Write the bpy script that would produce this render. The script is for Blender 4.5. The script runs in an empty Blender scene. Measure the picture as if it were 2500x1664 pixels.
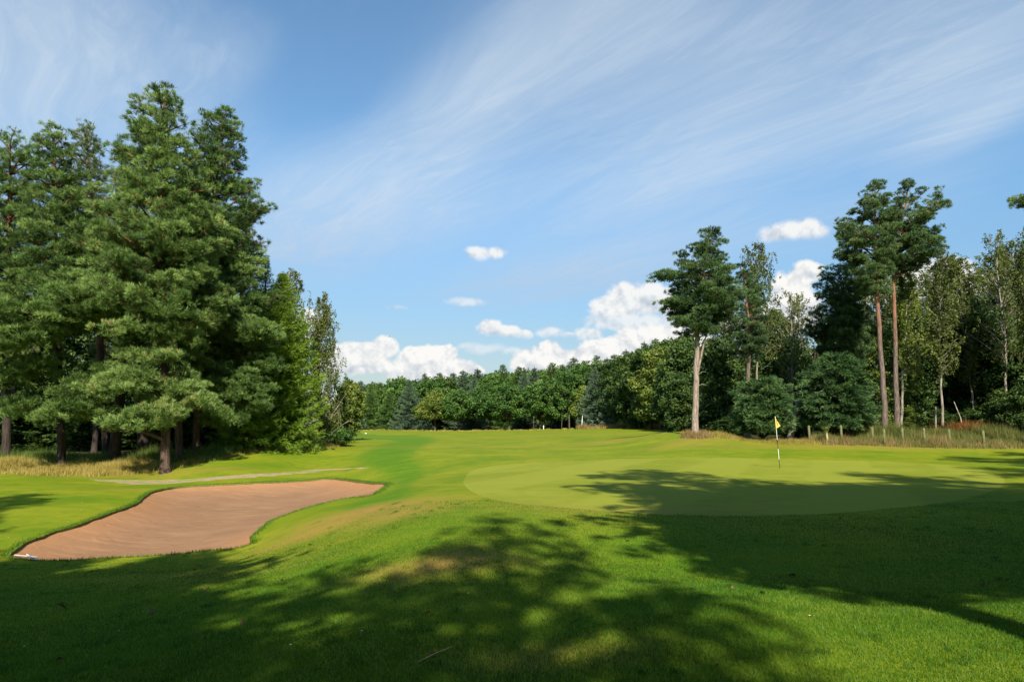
import bpy, math, random, time
import numpy as np
from mathutils import Vector
from mathutils.geometry import delaunay_2d_cdt

T0 = time.time()
rs = np.random.default_rng(11)
random.seed(5)
sc = bpy.context.scene
COL = sc.collection
PI = math.pi

# ------------------------------------------------------------------ camera
F = 1667.0
EYE = np.array([0.0, 0.0, 1.75])
PITCH = math.atan((1040 - 832) / F)
cp, sp = math.cos(PITCH), math.sin(PITCH)

def ray(px, py):
    x = (px - 1250.0) / F
    u = (832.0 - py) / F
    return np.array([x, cp - u * sp, sp + u * cp])

def at(px, py, Y):
    """point seen at (px, py) of the photograph at distance Y ahead"""
    d = ray(px, py)
    return EYE + d * (Y / d[1])

cam = bpy.data.cameras.new('camera')
cam.sensor_width = 36.0
cam.lens = F / 2500.0 * 36.0
cam.clip_end = 9000.0
cam.clip_start = 0.1
camo = bpy.data.objects.new('camera', cam)
COL.objects.link(camo)
camo.location = EYE
camo.rotation_euler = (PI / 2 + PITCH, 0, 0)
sc.camera = camo

# ------------------------------------------------------------------ light
SUN_EL = math.radians(38)
SUN_AZ = math.radians(4.5)      # how far to the right of straight behind the camera
to_sun = Vector((math.sin(SUN_AZ) * math.cos(SUN_EL), -math.cos(SUN_AZ) * math.cos(SUN_EL), math.sin(SUN_EL)))
sun = bpy.data.lights.new('sun', 'SUN')
sun.energy = 5.0
sun.angle = math.radians(0.53)
sun.color = (1.0, 0.93, 0.80)
suno = bpy.data.objects.new('sun', sun)
COL.objects.link(suno)
suno.rotation_euler = (-to_sun).to_track_quat('-Z', 'Y').to_euler()
suno.location = (0, -50, 60)

sc.view_settings.view_transform = 'Standard'
sc.view_settings.look = 'None'
sc.view_settings.exposure = 0.9
sc.view_settings.gamma = 1.0
sc.cycles.max_bounces = 5
sc.cycles.diffuse_bounces = 3
sc.cycles.glossy_bounces = 1
sc.cycles.transmission_bounces = 3
sc.cycles.caustics_reflective = False
sc.cycles.caustics_refractive = False

# ------------------------------------------------------------------ node helper
class N:
    def __init__(s, tree):
        s.t = tree
        s.n = tree.nodes
    def new(s, typ, **kw):
        n = s.n.new(typ)
        for k, v in kw.items():
            setattr(n, k, v)
        return n
    def put(s, sock, v):
        if isinstance(v, bpy.types.NodeSocket):
            s.t.links.new(v, sock)
        elif v is not None:
            sock.default_value = v
    def m(s, op, a, b=None, c=None, clamp=False):
        n = s.new('ShaderNodeMath', operation=op, use_clamp=clamp)
        s.put(n.inputs[0], a)
        if b is not None: s.put(n.inputs[1], b)
        if c is not None: s.put(n.inputs[2], c)
        return n.outputs[0]
    def v(s, op, a, b=None, out=0):
        n = s.new('ShaderNodeVectorMath', operation=op)
        s.put(n.inputs[0], a)
        if b is not None: s.put(n.inputs[1], b)
        return n.outputs[out]
    def comb(s, x, y, z=0.0):
        n = s.new('ShaderNodeCombineXYZ')
        s.put(n.inputs[0], x); s.put(n.inputs[1], y); s.put(n.inputs[2], z)
        return n.outputs[0]
    def noise(s, vec, scale, detail=3, rough=0.5, dist=0.0, out='Fac'):
        n = s.new('ShaderNodeTexNoise')
        if vec is not None: s.put(n.inputs['Vector'], vec)
        n.inputs['Scale'].default_value = scale
        n.inputs['Detail'].default_value = detail
        n.inputs['Roughness'].default_value = rough
        n.inputs['Distortion'].default_value = dist
        return n.outputs[out]
    def ss(s, x, a, b, lo=0.0, hi=1.0):
        n = s.new('ShaderNodeMapRange', interpolation_type='SMOOTHSTEP')
        s.put(n.inputs[0], x)
        n.inputs[1].default_value = a; n.inputs[2].default_value = b
        n.inputs[3].default_value = lo; n.inputs[4].default_value = hi
        return n.outputs[0]
    def mix(s, f, a, b, typ='MIX'):
        n = s.new('ShaderNodeMix', data_type='RGBA', blend_type=typ)
        s.put(n.inputs[0], f)
        s.put(n.inputs[6], a if isinstance(a, bpy.types.NodeSocket) else (*a, 1.0))
        s.put(n.inputs[7], b if isinstance(b, bpy.types.NodeSocket) else (*b, 1.0))
        return n.outputs[2]
    def attr(s, name, out='Fac'):
        n = s.new('ShaderNodeAttribute')
        n.attribute_name = name
        return n.outputs[out]

# ------------------------------------------------------------------ sky
world = bpy.data.worlds.new('World')
sc.world = world
world.use_nodes = True
g = N(world.node_tree)
g.n.clear()
out = g.new('ShaderNodeOutputWorld')
bg = g.new('ShaderNodeBackground')
g.t.links.new(bg.outputs[0], out.inputs[0])
SKY_STRENGTH = 0.092
bg.inputs[1].default_value = SKY_STRENGTH
sky = g.new('ShaderNodeTexSky', sky_type='NISHITA')
sky.sun_disc = False
sky.sun_elevation = SUN_EL
sky.sun_rotation = PI - SUN_AZ
sky.altitude = 60
sky.air_density = 1.0
sky.dust_density = 0.6
sky.ozone_density = 1.6
tc = g.new('ShaderNodeTexCoord')
D = tc.outputs['Generated']
sep = g.new('ShaderNodeSeparateXYZ')
g.put(sep.inputs[0], D)
dx, dy, dz = sep.outputs
az = g.m('ARCTAN2', dx, dy)
el = g.m('ARCSINE', dz)
ae = g.comb(az, el)
def azel(px, py):
    d = ray(px, py); d = d / np.linalg.norm(d)
    return math.atan2(d[0], d[1]), math.asin(d[2])
zc = g.m('MAXIMUM', dz, 0.03)
sx, sy = g.m('DIVIDE', dx, zc), g.m('DIVIDE', dy, zc)
# cirrus: streaks on a high plane, all running towards one point of the horizon
A = math.radians(-35)
s_al = g.m('ADD', g.m('MULTIPLY', sx, math.sin(A)), g.m('MULTIPLY', sy, math.cos(A)))
s_ac = g.m('SUBTRACT', g.m('MULTIPLY', sx, math.cos(A)), g.m('MULTIPLY', sy, math.sin(A)))
wv = g.noise(g.comb(sx, sy), 0.55, 2, 0.5, out='Color')
wv = g.v('SUBTRACT', wv, (0.5, 0.5, 0.5))
wv = g.v('MULTIPLY', wv, (1.1, 1.1, 0.0))
cv = g.v('ADD', g.comb(g.m('MULTIPLY', s_al, 0.16), g.m('MULTIPLY', s_ac, 1.0)), g.v('MULTIPLY', wv, (0.35, 0.8, 0)))
n_big = g.noise(cv, 1.3, 7, 0.58, 0.3)
cv2 = g.v('ADD', g.comb(g.m('MULTIPLY', s_al, 0.95), g.m('MULTIPLY', s_ac, 4.0)), g.v('MULTIPLY', wv, (2.2, 2.2, 0)))
n_fine = g.noise(cv2, 2.6, 9, 0.66, 0.9)
streak = g.m('ADD', g.m('MULTIPLY', g.ss(n_big, 0.26, 0.74), 0.66), g.m('MULTIPLY', g.ss(n_fine, 0.36, 0.78), 0.36))
def blob(px, py, rx, ry, rot=0.0):
    a, e = azel(px, py)
    c, s_ = math.cos(math.radians(rot)), math.sin(math.radians(rot))
    d = g.v('SUBTRACT', ae, (a, e, 0))
    if rot:
        n = g.new('ShaderNodeVectorRotate', rotation_type='Z_AXIS')
        g.put(n.inputs['Vector'], d); n.inputs['Angle'].default_value = -math.radians(rot)
        d = n.outputs[0]
    d = g.v('MULTIPLY', d, (F / rx, F / ry, 0))
    L = g.v('LENGTH', d, out='Value')
    return g.ss(L, 1.0, 0.0)
veil = None
for (px, py, rx, ry, rot, a) in [
    (130, 170, 520, 420, 20, 0.95), (470, 150, 260, 120, 25, 0.6), (300, 330, 420, 200, 0, 0.45),
    (1150, 260, 560, 190, 36, 0.95), (1500, 60, 700, 300, 20, 0.85), (1750, 300, 900, 330, 22, 0.85),
    (2350, 120, 500, 260, 15, 0.85), (900, 500, 620, 230, 14, 1.0), (760, 590, 330, 90, 12, 0.8), (2380, 290, 260, 70, 18, 0.8),
    (1650, 600, 560, 110, 8, 0.42), (1380, 670, 560, 90, 6, 0.62), (2080, 540, 380, 90, 12, 0.35)]:
    b = g.m('MULTIPLY', blob(px, py, rx, ry, rot), a)
    veil = b if veil is None else g.m('SUBTRACT', g.m('ADD', veil, b), g.m('MULTIPLY', veil, b))
cir = g.m('MULTIPLY', g.m('ADD', g.m('MULTIPLY', streak, 0.72), 0.36), g.m('ADD', veil, 0.06), clamp=True)
front = g.ss(dy, -0.1, 0.2)
CLOUD = 0.50 / SKY_STRENGTH
ch = 0.46 / SKY_STRENGTH
# the air itself, a touch deeper and more cyan than the model
hs = g.mix(1.0, sky.outputs[0], (0.74, 1.0, 1.06), 'MULTIPLY')
col = g.mix(g.m('MULTIPLY', cir, 0.82, clamp=True), hs, (ch * 0.82, ch * 0.93, ch * 1.03))
# sky colour turned down towards the horizon, green and blue most
low = g.ss(el, 0.38, 0.0)
col = g.mix(low, col, g.mix(1.0, col, (0.68, 0.485, 0.455), 'MULTIPLY'))
# cumulus
cn = g.noise(ae, 34.0, 6, 0.56, 0.25)
cn2 = g.noise(ae, 11.0, 3, 0.5)
rough = g.m('ADD', g.m('MULTIPLY', g.m('SUBTRACT', cn, 0.5), 1.25), g.m('MULTIPLY', g.m('SUBTRACT', cn2, 0.5), 0.7))
cnu = g.noise(g.v('ADD', ae, (0.004, 0.009, 0)), 34.0, 5, 0.56, 0.25)
relief = g.m('MULTIPLY', g.m('SUBTRACT', cn, cnu), 3.2)
def cumulus(col, blobs, alpha=1.0, soft=0.35, tone=1.0):
    f = None
    emin = min(azel(b[0], b[1] + b[3])[1] for b in blobs)
    emax = max(azel(b[0], b[1] - b[3])[1] for b in blobs)
    for (px, py, rx, ry) in blobs:
        a, e = azel(px, py)
        d = g.v('MULTIPLY', g.v('SUBTRACT', ae, (a, e, 0)), (F / rx, F / ry, 0))
        L = g.v('LENGTH', d, out='Value')
        k = g.m('SUBTRACT', 1.25, L)
        f = k if f is None else g.m('SMOOTH_MAX', f, k, 0.35)
    d = g.m('ADD', f, rough)
    bottom = g.ss(el, emin - 0.004, emin + 0.012)
    d = g.m('MULTIPLY', g.ss(d, 0.12, 0.12 + soft), g.m('MULTIPLY', bottom, alpha), clamp=True)
    hgt = g.ss(el, emin, emin + (emax - emin) * 0.75)
    sh = g.m('ADD', g.m('ADD', g.m('MULTIPLY', hgt, 0.42), 0.52), g.m('ADD', g.m('MULTIPLY', relief, 1.0), g.m('MULTIPLY', g.m('SUBTRACT', cn2, 0.5), 0.5)), clamp=True)
    cc = g.mix(sh, (CLOUD * 0.56 * tone, CLOUD * 0.63 * tone, CLOUD * 0.72 * tone), (CLOUD * 1.04, CLOUD * 1.03, CLOUD * 1.0))
    return g.mix(g.m('MULTIPLY', d, front), col, cc)
col = cumulus(col, [(1180, 852, 70, 18), (1250, 858, 40, 14), (1140, 845, 30, 12)], 0.45, 0.9)
col = cumulus(col, [(1140, 737, 55, 13), (965, 752, 30, 8)], 0.55, 0.9)
col = cumulus(col, [(1500, 785, 90, 26), (1440, 815, 40, 22), (1600, 800, 90, 35), (1660, 790, 60, 40)], 0.75, 0.6, 1.05)
col = cumulus(col, [(850, 885, 60, 38), (905, 875, 50, 38), (940, 850, 34, 26), (880, 850, 60, 18)], 0.97, 0.35)
col = cumulus(col, [(1000, 905, 70, 36), (1055, 885, 60, 46), (1086, 862, 34, 26), (1120, 905, 40, 30), (1010, 870, 40, 26), (1160, 905, 22, 14)], 1.0, 0.3)
col = cumulus(col, [(1168, 619, 34, 20), (1212, 618, 34, 18)], 0.85, 0.6)
col = cumulus(col, [(1195, 800, 36, 22), (1235, 808, 36, 17), (1280, 816, 26, 13)], 0.9, 0.45)
col = cumulus(col, [(1340, 812, 38, 16), (1385, 818, 22, 9)], 0.7, 0.6)
col = cumulus(col, [(1478, 748, 46, 30), (1530, 718, 50, 30), (1580, 722, 48, 38), (1630, 735, 46, 36), (1550, 752, 90, 22)], 0.92, 0.5)
col = cumulus(col, [(1300, 885, 52, 38), (1345, 856, 34, 26), (1400, 880, 70, 34), (1466, 862, 56, 38), (1540, 850, 80, 42), (1640, 845, 110, 50), (1370, 905, 120, 26)], 1.0, 0.3)
col = cumulus(col, [(1895, 572, 44, 24), (1950, 560, 50, 26), (1990, 566, 36, 18)], 0.9, 0.6)
col = cumulus(col, [(1938, 705, 50, 48), (1968, 668, 36, 28), (1925, 760, 80, 50), (1850, 800, 110, 30)], 1.0, 0.35)
col = cumulus(col, [(2270, 665, 60, 30), (2325, 655, 40, 22), (2240, 710, 140, 36)], 1.0, 0.35)
col = cumulus(col, [(745, 800, 45, 50), (690, 790, 50, 30), (600, 830, 80, 40)], 0.9, 0.4)
# the sky everywhere else is the same broken cirrus; below the horizon keep it plain
g.put(bg.inputs[0], col)
world.cycles.sampling_method = 'MANUAL'
world.cycles.sample_map_resolution = 512

# ------------------------------------------------------------------ terrain
ctrl = []
def c3(px, py, Y): ctrl.append(tuple(at(px, py, Y)))
def cz(px, py, z):
    d = ray(px, py); t = (z - EYE[2]) / d[2]
    ctrl.append(tuple(EYE + d * t))
for px, py, z in [
    (1140, 1180, 0), (1500, 1250, 0), (2000, 1255, 0.0), (2500, 1255, 0.02), (1500, 1120, 0.05), (2000, 1125, 0.05), (2400, 1130, .05), (1904, 1142, 0), (1300, 1150, .02), (1700, 1180, 0),
    (1250, 1664, 0.02), (2000, 1664, 0.05), (2500, 1664, 0.05), (1600, 1560, .10), (2200, 1560, .12), (1250, 1500, 0.0), (1650, 1475, .06), (2100, 1480, .06), (2500, 1490, 0.05),
    (1550, 1405, -.17), (1850, 1400, -.22), (2200, 1400, -.2), (2500, 1400, -.12), (1700, 1330, -.05), (2100, 1320, -.04),
    (1000, 1200, -.10), (1000, 1280, .02), (1180, 1300, .08), (1100, 1380, .05), (1350, 1330, .0), (1000, 1430, -.08), (900, 1330, -.16),
    (800, 1260, -.42), (700, 1290, -.72), (760, 1240, -.62), (880, 1230, -.32), (950, 1185, -.5),
    (0, 1664, -.32), (0, 1500, -.68), (0, 1400, -1.12), (300, 1664, -.18), (300, 1500, -.5), (300, 1400, -.98), (600, 1664, -.07), (600, 1500, -.27), (600, 1400, -.66),
    (640, 1345, -.98), (600, 1335, -1.12), (400, 1360, -1.22), (200, 1370, -1.3), (40, 1370, -1.34), (0, 1330, -1.25),
    (100, 1300, -1.22), (250, 1250, -1.12), (330, 1215, -1.1), (500, 1250, -1.35), (750, 1200, -1.3),
    (400, 1190, -1.2), (650, 1172, -1.1), (860, 1170, -1.0), (940, 1180, -.85), (950, 1150, -.6), (780, 1140, -.85),
    (100, 1220, -.95), (0, 1230, -.95), (150, 1180, -1.05), (0, 1175, -1.05), (400, 1160, -1.1), (200, 1150, -1.0)]:
    cz(px, py, z)
for px, py, Y in [
    (403, 1150, 41), (0, 1135, 44), (250, 1130, 46), (560, 1120, 44), (640, 1092, 52), (800, 1085, 60), (830, 1072, 75), (900, 1050, 165),
    (1000, 1100, 49), (960, 1120, 42), (1200, 1068, 97), (1100, 1050, 190), (1250, 1047, 200), (1400, 1046, 170), (1500, 1044, 150), (1350, 1070, 75), (1100, 1075, 80),
    (1400, 1092, 54), (1550, 1068, 58), (1625, 1054, 58), (1700, 1061, 51), (1560, 1095, 48), (1700, 1090, 45), (1625, 1064, 70), (1620, 1056, 95), (1850, 1078, 50), (1850, 1066, 62), (2100, 1084, 48), (2100, 1060, 62), (2450, 1095, 46), (2450, 1062, 60), (2500, 1115, 38), (1900, 1100, 42), (2200, 1105, 42)]:
    c3(px, py, Y)
ctrl += [(-60, 60, -.3), (-30, 70, -.2), (-90, 20, -1.2), (-40, 12, -1.1), (-25, 0, -.6), (-10, -10, -.2), (0, -6, 0), (0, 0, .0), (3, 2.5, .05), (-3, 2, -.05), (12, 0, .05), (30, 8, .2), (50, 30, .6), (80, 60, 1.1),
         (40, 90, 1.2), (70, 130, 1.2), (10, 130, .9), (-40, 130, .4), (-90, 130, .2), (0, -40, 0), (-60, -60, -.5), (60, -50, .3), (0, 260, .9), (150, 250, 1.2), (-150, 250, .4), (-300, 0, 0), (300, 0, 1), (0, -300, 0)]
ctrl += [(2500 * math.cos(a), 2500 * math.sin(a), 1.0) for a in np.linspace(0, 2 * PI, 9)[:-1]]
C3 = np.array(ctrl)
def warp(x, y):
    r = np.hypot(x, y) + 1e-9
    k = np.log1p(r / 7.0) / r
    return x * k, y * k
CX, CY = warp(C3[:, 0], C3[:, 1])
def tps(r2):
    return 0.5 * r2 * np.log(r2 + 1e-12)
nC = len(C3)
Kmat = tps((CX[:, None] - CX[None]) ** 2 + (CY[:, None] - CY[None]) ** 2) + np.eye(nC) * 0.0012
Pm = np.stack([np.ones(nC), CX, CY], 1)
Am = np.block([[Kmat, Pm], [Pm.T, np.zeros((3, 3))]])
sol = np.linalg.solve(Am, np.concatenate([C3[:, 2], [0, 0, 0]]))
def h(x, y):
    x = np.atleast_1d(np.asarray(x, float)); y = np.atleast_1d(np.asarray(y, float))
    o = np.empty(len(x))
    for i in range(0, len(x), 20000):
        xs, ys = x[i:i + 20000], y[i:i + 20000]
        wx, wy = warp(xs, ys)
        z = tps((wx[:, None] - CX) ** 2 + (wy[:, None] - CY) ** 2) @ sol[:nC] + sol[nC] + sol[nC + 1] * wx + sol[nC + 2] * wy
        r = np.hypot(xs, ys)
        amp = 0.018 * np.clip((15 - ys) / 6, 0.15, 1) * np.clip(60 / (r + 20), 0, 1)
        z = z + amp * (np.sin(xs * 1.3 + 0.6 * ys + 1) + np.sin(1.1 * ys - .5 * xs) + .6 * np.sin(2.3 * xs - 1.7 * ys + 2))
        o[i:i + 20000] = z
    return o
def h1(x, y): return float(h([x], [y])[0])

def ground_at(px, py, Ymin=2.0, Ymax=400.0):
    """where the line of sight through (px, py) meets the ground"""
    d = ray(px, py)
    Ys = np.geomspace(Ymin, Ymax, 700)
    P = EYE[None] + d[None] * (Ys / d[1])[:, None]
    below = P[:, 2] < h(P[:, 0], P[:, 1])
    i = int(np.argmax(below))
    if not below[i]: i = len(Ys) - 1
    a, b = Ys[max(i - 1, 0)], Ys[i]
    for _ in range(14):
        mY = (a + b) / 2
        p = EYE + d * (mY / d[1])
        if p[2] < h1(p[0], p[1]): b = mY
        else: a = mY
    p = EYE + d * (b / d[1])
    return np.array([p[0], p[1], h1(p[0], p[1])])

def smooth_poly(pts, step, jit=0.0):
    P = np.array(pts)[:, :2]
    n = len(P); outp = []
    for i in range(n):
        p0, p1, p2, p3 = P[(i - 1) % n], P[i], P[(i + 1) % n], P[(i + 2) % n]
        k = max(2, int(np.linalg.norm(p2 - p1) / step))
        for t in np.arange(k) / k:
            outp.append(0.5 * ((2 * p1) + (-p0 + p2) * t + (2 * p0 - 5 * p1 + 4 * p2 - p3) * t * t + (-p0 + 3 * p1 - 3 * p2 + p3) * t ** 3))
    outp = np.array(outp)
    if jit: outp = outp + rs.normal(0, jit, outp.shape)
    return outp
def inside(poly, x, y):
    x = np.asarray(x); y = np.asarray(y)
    r = np.zeros(x.shape, bool)
    x1, y1 = poly[-1]
    for x2, y2 in poly:
        c = ((y1 > y) != (y2 > y))
        with np.errstate(divide='ignore', invalid='ignore'):
            xi = (x2 - x1) * (y - y1) / (y2 - y1 + 1e-12) + x1
        r ^= c & (x < xi)
        x1, y1 = x2, y2
    return r
def edge_dist(poly, x, y):
    d = np.full(len(x), 1e9)
    for i in range(0, len(poly)):
        d = np.minimum(d, (x - poly[i, 0]) ** 2 + (y - poly[i, 1]) ** 2)
    return np.sqrt(d)

bunker_px = [(23, 1357), (42, 1338), (68, 1321), (106, 1308), (140, 1295), (187, 1282), (238, 1263), (297, 1242), (335, 1227), (354, 1211), (372, 1200), (403, 1193), (446, 1187), (552, 1181), (658, 1176), (743, 1172),
             (785, 1168), (819, 1168), (849, 1171), (904, 1178), (942, 1180), (942, 1186), (912, 1206), (849, 1215), (785, 1229), (721, 1248), (662, 1270), (628, 1295), (611, 1312), (609, 1329), (509, 1342), (382, 1355), (255, 1361), (140, 1367), (64, 1364)]
BUNK = smooth_poly([ground_at(*p) for p in bunker_px], 0.22, 0.012)
green_px = [(1133, 1170), (1150, 1150), (1190, 1139), (1250, 1132), (1400, 1124), (1560, 1119), (1700, 1116), (1850, 1118), (2000, 1122), (2200, 1127), (2350, 1138), (2440, 1160), (2440, 1190), (2330, 1222), (2150, 1243), (1950, 1256), (1700, 1258), (1500, 1248), (1300, 1232), (1220, 1222), (1160, 1203), (1136, 1186)]
GREEN = smooth_poly([ground_at(*p) for p in green_px], 0.5)
path_px = [(212, 1170), (297, 1170), (382, 1171), (467, 1168), (552, 1161), (637, 1156), (721, 1151), (785, 1144), (891, 1140), (895, 1142), (806, 1147), (721, 1156), (637, 1163), (552, 1169), (467, 1176), (424, 1180), (340, 1182), (297, 1179), (255, 1174)]
PATH = smooth_poly([ground_at(*p) for p in path_px], 0.4, 0.09)
lush_px = [(850, 1061), (1000, 1063), (1062, 1069), (1040, 1085), (1015, 1100), (1010, 1120), (1040, 1145), (1000, 1180), (1010, 1210), (960, 1240), (890, 1262), (830, 1240), (900, 1215), (955, 1200), (960, 1170), (900, 1140), (880, 1110), (940, 1085), (960, 1075), (850, 1068)]
LUSH = smooth_poly([ground_at(*p) for p in lush_px], 0.6)

rings = [0.4, 0.9, 1.6, 2.3]
r = 2.9
while r < 2800:
    rings.append(r)
    r *= 1.030 if r < 70 else 1.06
pts = []
for k, r in enumerate(rings):
    fine = np.radians(np.arange(-46, 46, 0.75 if r > 2 else 6)) + (k % 2) * 0.0065
    coarse = np.radians(np.arange(48, 312, 7)) + (k % 2) * 0.06
    for a in np.concatenate([fine, coarse]):
        pts.append((r * math.sin(a), r * math.cos(a)))
pts = np.array(pts)
keep = np.ones(len(pts), bool)
for poly in (BUNK, GREEN, PATH):
    near = (pts[:, 0] > poly[:, 0].min() - 1) & (pts[:, 0] < poly[:, 0].max() + 1) & (pts[:, 1] > poly[:, 1].min() - 1) & (pts[:, 1] < poly[:, 1].max() + 1)
    idx = np.where(near)[0]
    d = edge_dist(poly, pts[idx, 0], pts[idx, 1])
    keep[idx[d < 0.12]] = False
pts = pts[keep]
verts = [Vector(p) for p in pts]
edges = []
for poly in (BUNK, GREEN, PATH):
    b = len(verts)
    verts += [Vector(p) for p in poly]
    edges += [(b + i, b + (i + 1) % len(poly)) for i in range(len(poly))]
cv_, ce_, cf_, *_ = delaunay_2d_cdt(verts, edges, [], 0, 1e-5)
GV = np.array([(v.x, v.y) for v in cv_])
GF = np.array([f for f in cf_ if len(f) == 3])
GZ = h(GV[:, 0], GV[:, 1])
cen = GV[GF].mean(1)
inB, inG, inP = (inside(p, cen[:, 0], cen[:, 1]) for p in (BUNK, GREEN, PATH))
e_ = 0.08
nx = -(h(GV[:, 0] + e_, GV[:, 1]) - h(GV[:, 0] - e_, GV[:, 1])) / (2 * e_)
ny = -(h(GV[:, 0], GV[:, 1] + e_) - h(GV[:, 0], GV[:, 1] - e_)) / (2 * e_)
GN = np.stack([nx, ny, np.ones(len(nx))], 1)
GN /= np.linalg.norm(GN, axis=1)[:, None]

def tag(o, label=None, cat=None, group=None, kind=None):
    if label: o['label'] = label
    if cat: o['category'] = cat
    if group: o['group'] = group
    if kind: o['kind'] = kind
    return o
def link(name, me, mat=None, parent=None):
    if mat is not None and len(me.materials) == 0: me.materials.append(mat)
    o = bpy.data.objects.new(name, me)
    COL.objects.link(o)
    if parent: o.parent = parent
    return o
def empty(name, loc, rz=0.0):
    o = bpy.data.objects.new(name, None)
    o.empty_display_size = 0.5
    COL.objects.link(o)
    o.location = loc; o.rotation_euler = (0, 0, rz)
    return o
def mesh_np(name, V, Fc, attrs=None, smooth=False):
    """V (n,3), Fc (m,k) -> mesh, quick"""
    V = np.ascontiguousarray(V, np.float32); Fc = np.ascontiguousarray(Fc, np.int32)
    me = bpy.data.meshes.new(name)
    me.vertices.add(len(V)); me.vertices.foreach_set('co', V.ravel())
    k = Fc.shape[1]
    me.loops.add(Fc.size); me.loops.foreach_set('vertex_index', Fc.ravel())
    me.polygons.add(len(Fc)); me.polygons.foreach_set('loop_start', np.arange(0, Fc.size, k, dtype=np.int32))
    me.update(calc_edges=True)
    if smooth: me.polygons.foreach_set('use_smooth', np.ones(len(Fc), bool))
    for n_, a in (attrs or {}).items():
        at_ = me.attributes.new(n_, 'FLOAT', 'POINT')
        at_.data.foreach_set('value', np.ascontiguousarray(a, np.float32))
    return me
def soup(name, T, tint, mat, parent=None):
    """T (n,k,3) loose faces with one tint each"""
    n, k = T.shape[:2]
    me = mesh_np(name, T.reshape(-1, 3), np.arange(n * k).reshape(n, k), {'tint': np.repeat(tint, k)})
    return link(name, me, mat, parent)

# ------------------------------------------------------------------ materials
def new_mat(name):
    m = bpy.data.materials.new(name)
    m.use_nodes = True
    k = N(m.node_tree)
    bs = m.node_tree.nodes['Principled BSDF']
    return m, k, bs
def mat_plain(name, colr, rough=0.6, var=0.25, scale=12.0, spec=0.3, bump=0.0):
    m, k, bs = new_mat(name)
    tco = k.new('ShaderNodeTexCoord').outputs['Object']
    n = k.noise(tco, scale, 4, 0.6)
    c = k.mix(k.ss(n, 0.3, 0.7), tuple(v * (1 - var) for v in colr), tuple(min(1, v * (1 + var)) for v in colr))
    k.put(bs.inputs['Base Color'], c)
    bs.inputs['Roughness'].default_value = rough
    bs.inputs['Specular IOR Level'].default_value = spec
    if bump:
        b = k.new('ShaderNodeBump'); b.inputs['Strength'].default_value = bump; b.inputs['Distance'].default_value = 0.02
        k.put(b.inputs['Height'], n); k.put(bs.inputs['Normal'], b.outputs[0])
    return m
def mat_leaf(name, dark, mid, light, trans=0.28, rough=0.55, spec=0.25, dead=None):
    m, k, bs = new_mat(name)
    t = k.attr('tint')
    oi = k.new('ShaderNodeObjectInfo').outputs['Random']
    geo = k.new('ShaderNodeNewGeometry').outputs['Position']
    big = k.noise(geo, 0.35, 2, 0.5)
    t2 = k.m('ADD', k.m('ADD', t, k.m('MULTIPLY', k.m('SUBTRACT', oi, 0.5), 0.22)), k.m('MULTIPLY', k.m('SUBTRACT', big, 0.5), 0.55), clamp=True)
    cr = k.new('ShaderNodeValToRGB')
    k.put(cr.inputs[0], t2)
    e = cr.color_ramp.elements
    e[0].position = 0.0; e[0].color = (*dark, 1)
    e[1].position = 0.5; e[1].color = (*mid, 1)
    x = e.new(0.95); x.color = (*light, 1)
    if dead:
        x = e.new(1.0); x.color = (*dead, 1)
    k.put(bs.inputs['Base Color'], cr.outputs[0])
    bs.inputs['Roughness'].default_value = rough
    bs.inputs['Specular IOR Level'].default_value = spec
    tr = k.new('ShaderNodeBsdfTranslucent')
    k.put(tr.inputs[0], k.mix(1.0, cr.outputs[0], (1.15, 1.25, 0.5), 'MULTIPLY'))
    mx = k.new('ShaderNodeMixShader'); mx.inputs[0].default_value = trans
    k.t.links.new(bs.outputs[0], mx.inputs[1]); k.t.links.new(tr.outputs[0], mx.inputs[2])
    k.t.links.new(mx.outputs[0], k.n['Material Output'].inputs[0])
    return m
def mat_bark(name, low, high=None, z0=5.0, z1=9.0, sc_=1.0, bump=0.8):
    m, k, bs = new_mat(name)
    tco = k.new('ShaderNodeTexCoord').outputs['Object']
    st = k.v('MULTIPLY', tco, (9 * sc_, 9 * sc_, 1.8 * sc_))
    n = k.noise(st, 1.0, 6, 0.65, 0.3)
    c = k.mix(k.ss(n, 0.32, 0.66), tuple(v * 0.45 for v in low), tuple(v * 1.25 for v in low))
    if high:
        zz = k.new('ShaderNodeSeparateXYZ'); k.put(zz.inputs[0], tco)
        hz = k.ss(k.m('ADD', zz.outputs[2], k.m('MULTIPLY', k.noise(tco, 1.1, 3), 3.0)), z0 + 1.5, z1 + 1.5)
        ch_ = k.mix(k.ss(n, 0.3, 0.7), tuple(v * 0.6 for v in high), tuple(v * 1.2 for v in high))
        c = k.mix(hz, c, ch_)
    k.put(bs.inputs['Base Color'], c)
    bs.inputs['Roughness'].default_value = 0.85
    bs.inputs['Specular IOR Level'].default_value = 0.15
    b = k.new('ShaderNodeBump'); b.inputs['Strength'].default_value = bump; b.inputs['Distance'].default_value = 0.04
    k.put(b.inputs['Height'], n); k.put(bs.inputs['Normal'], b.outputs[0])
    return m

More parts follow.
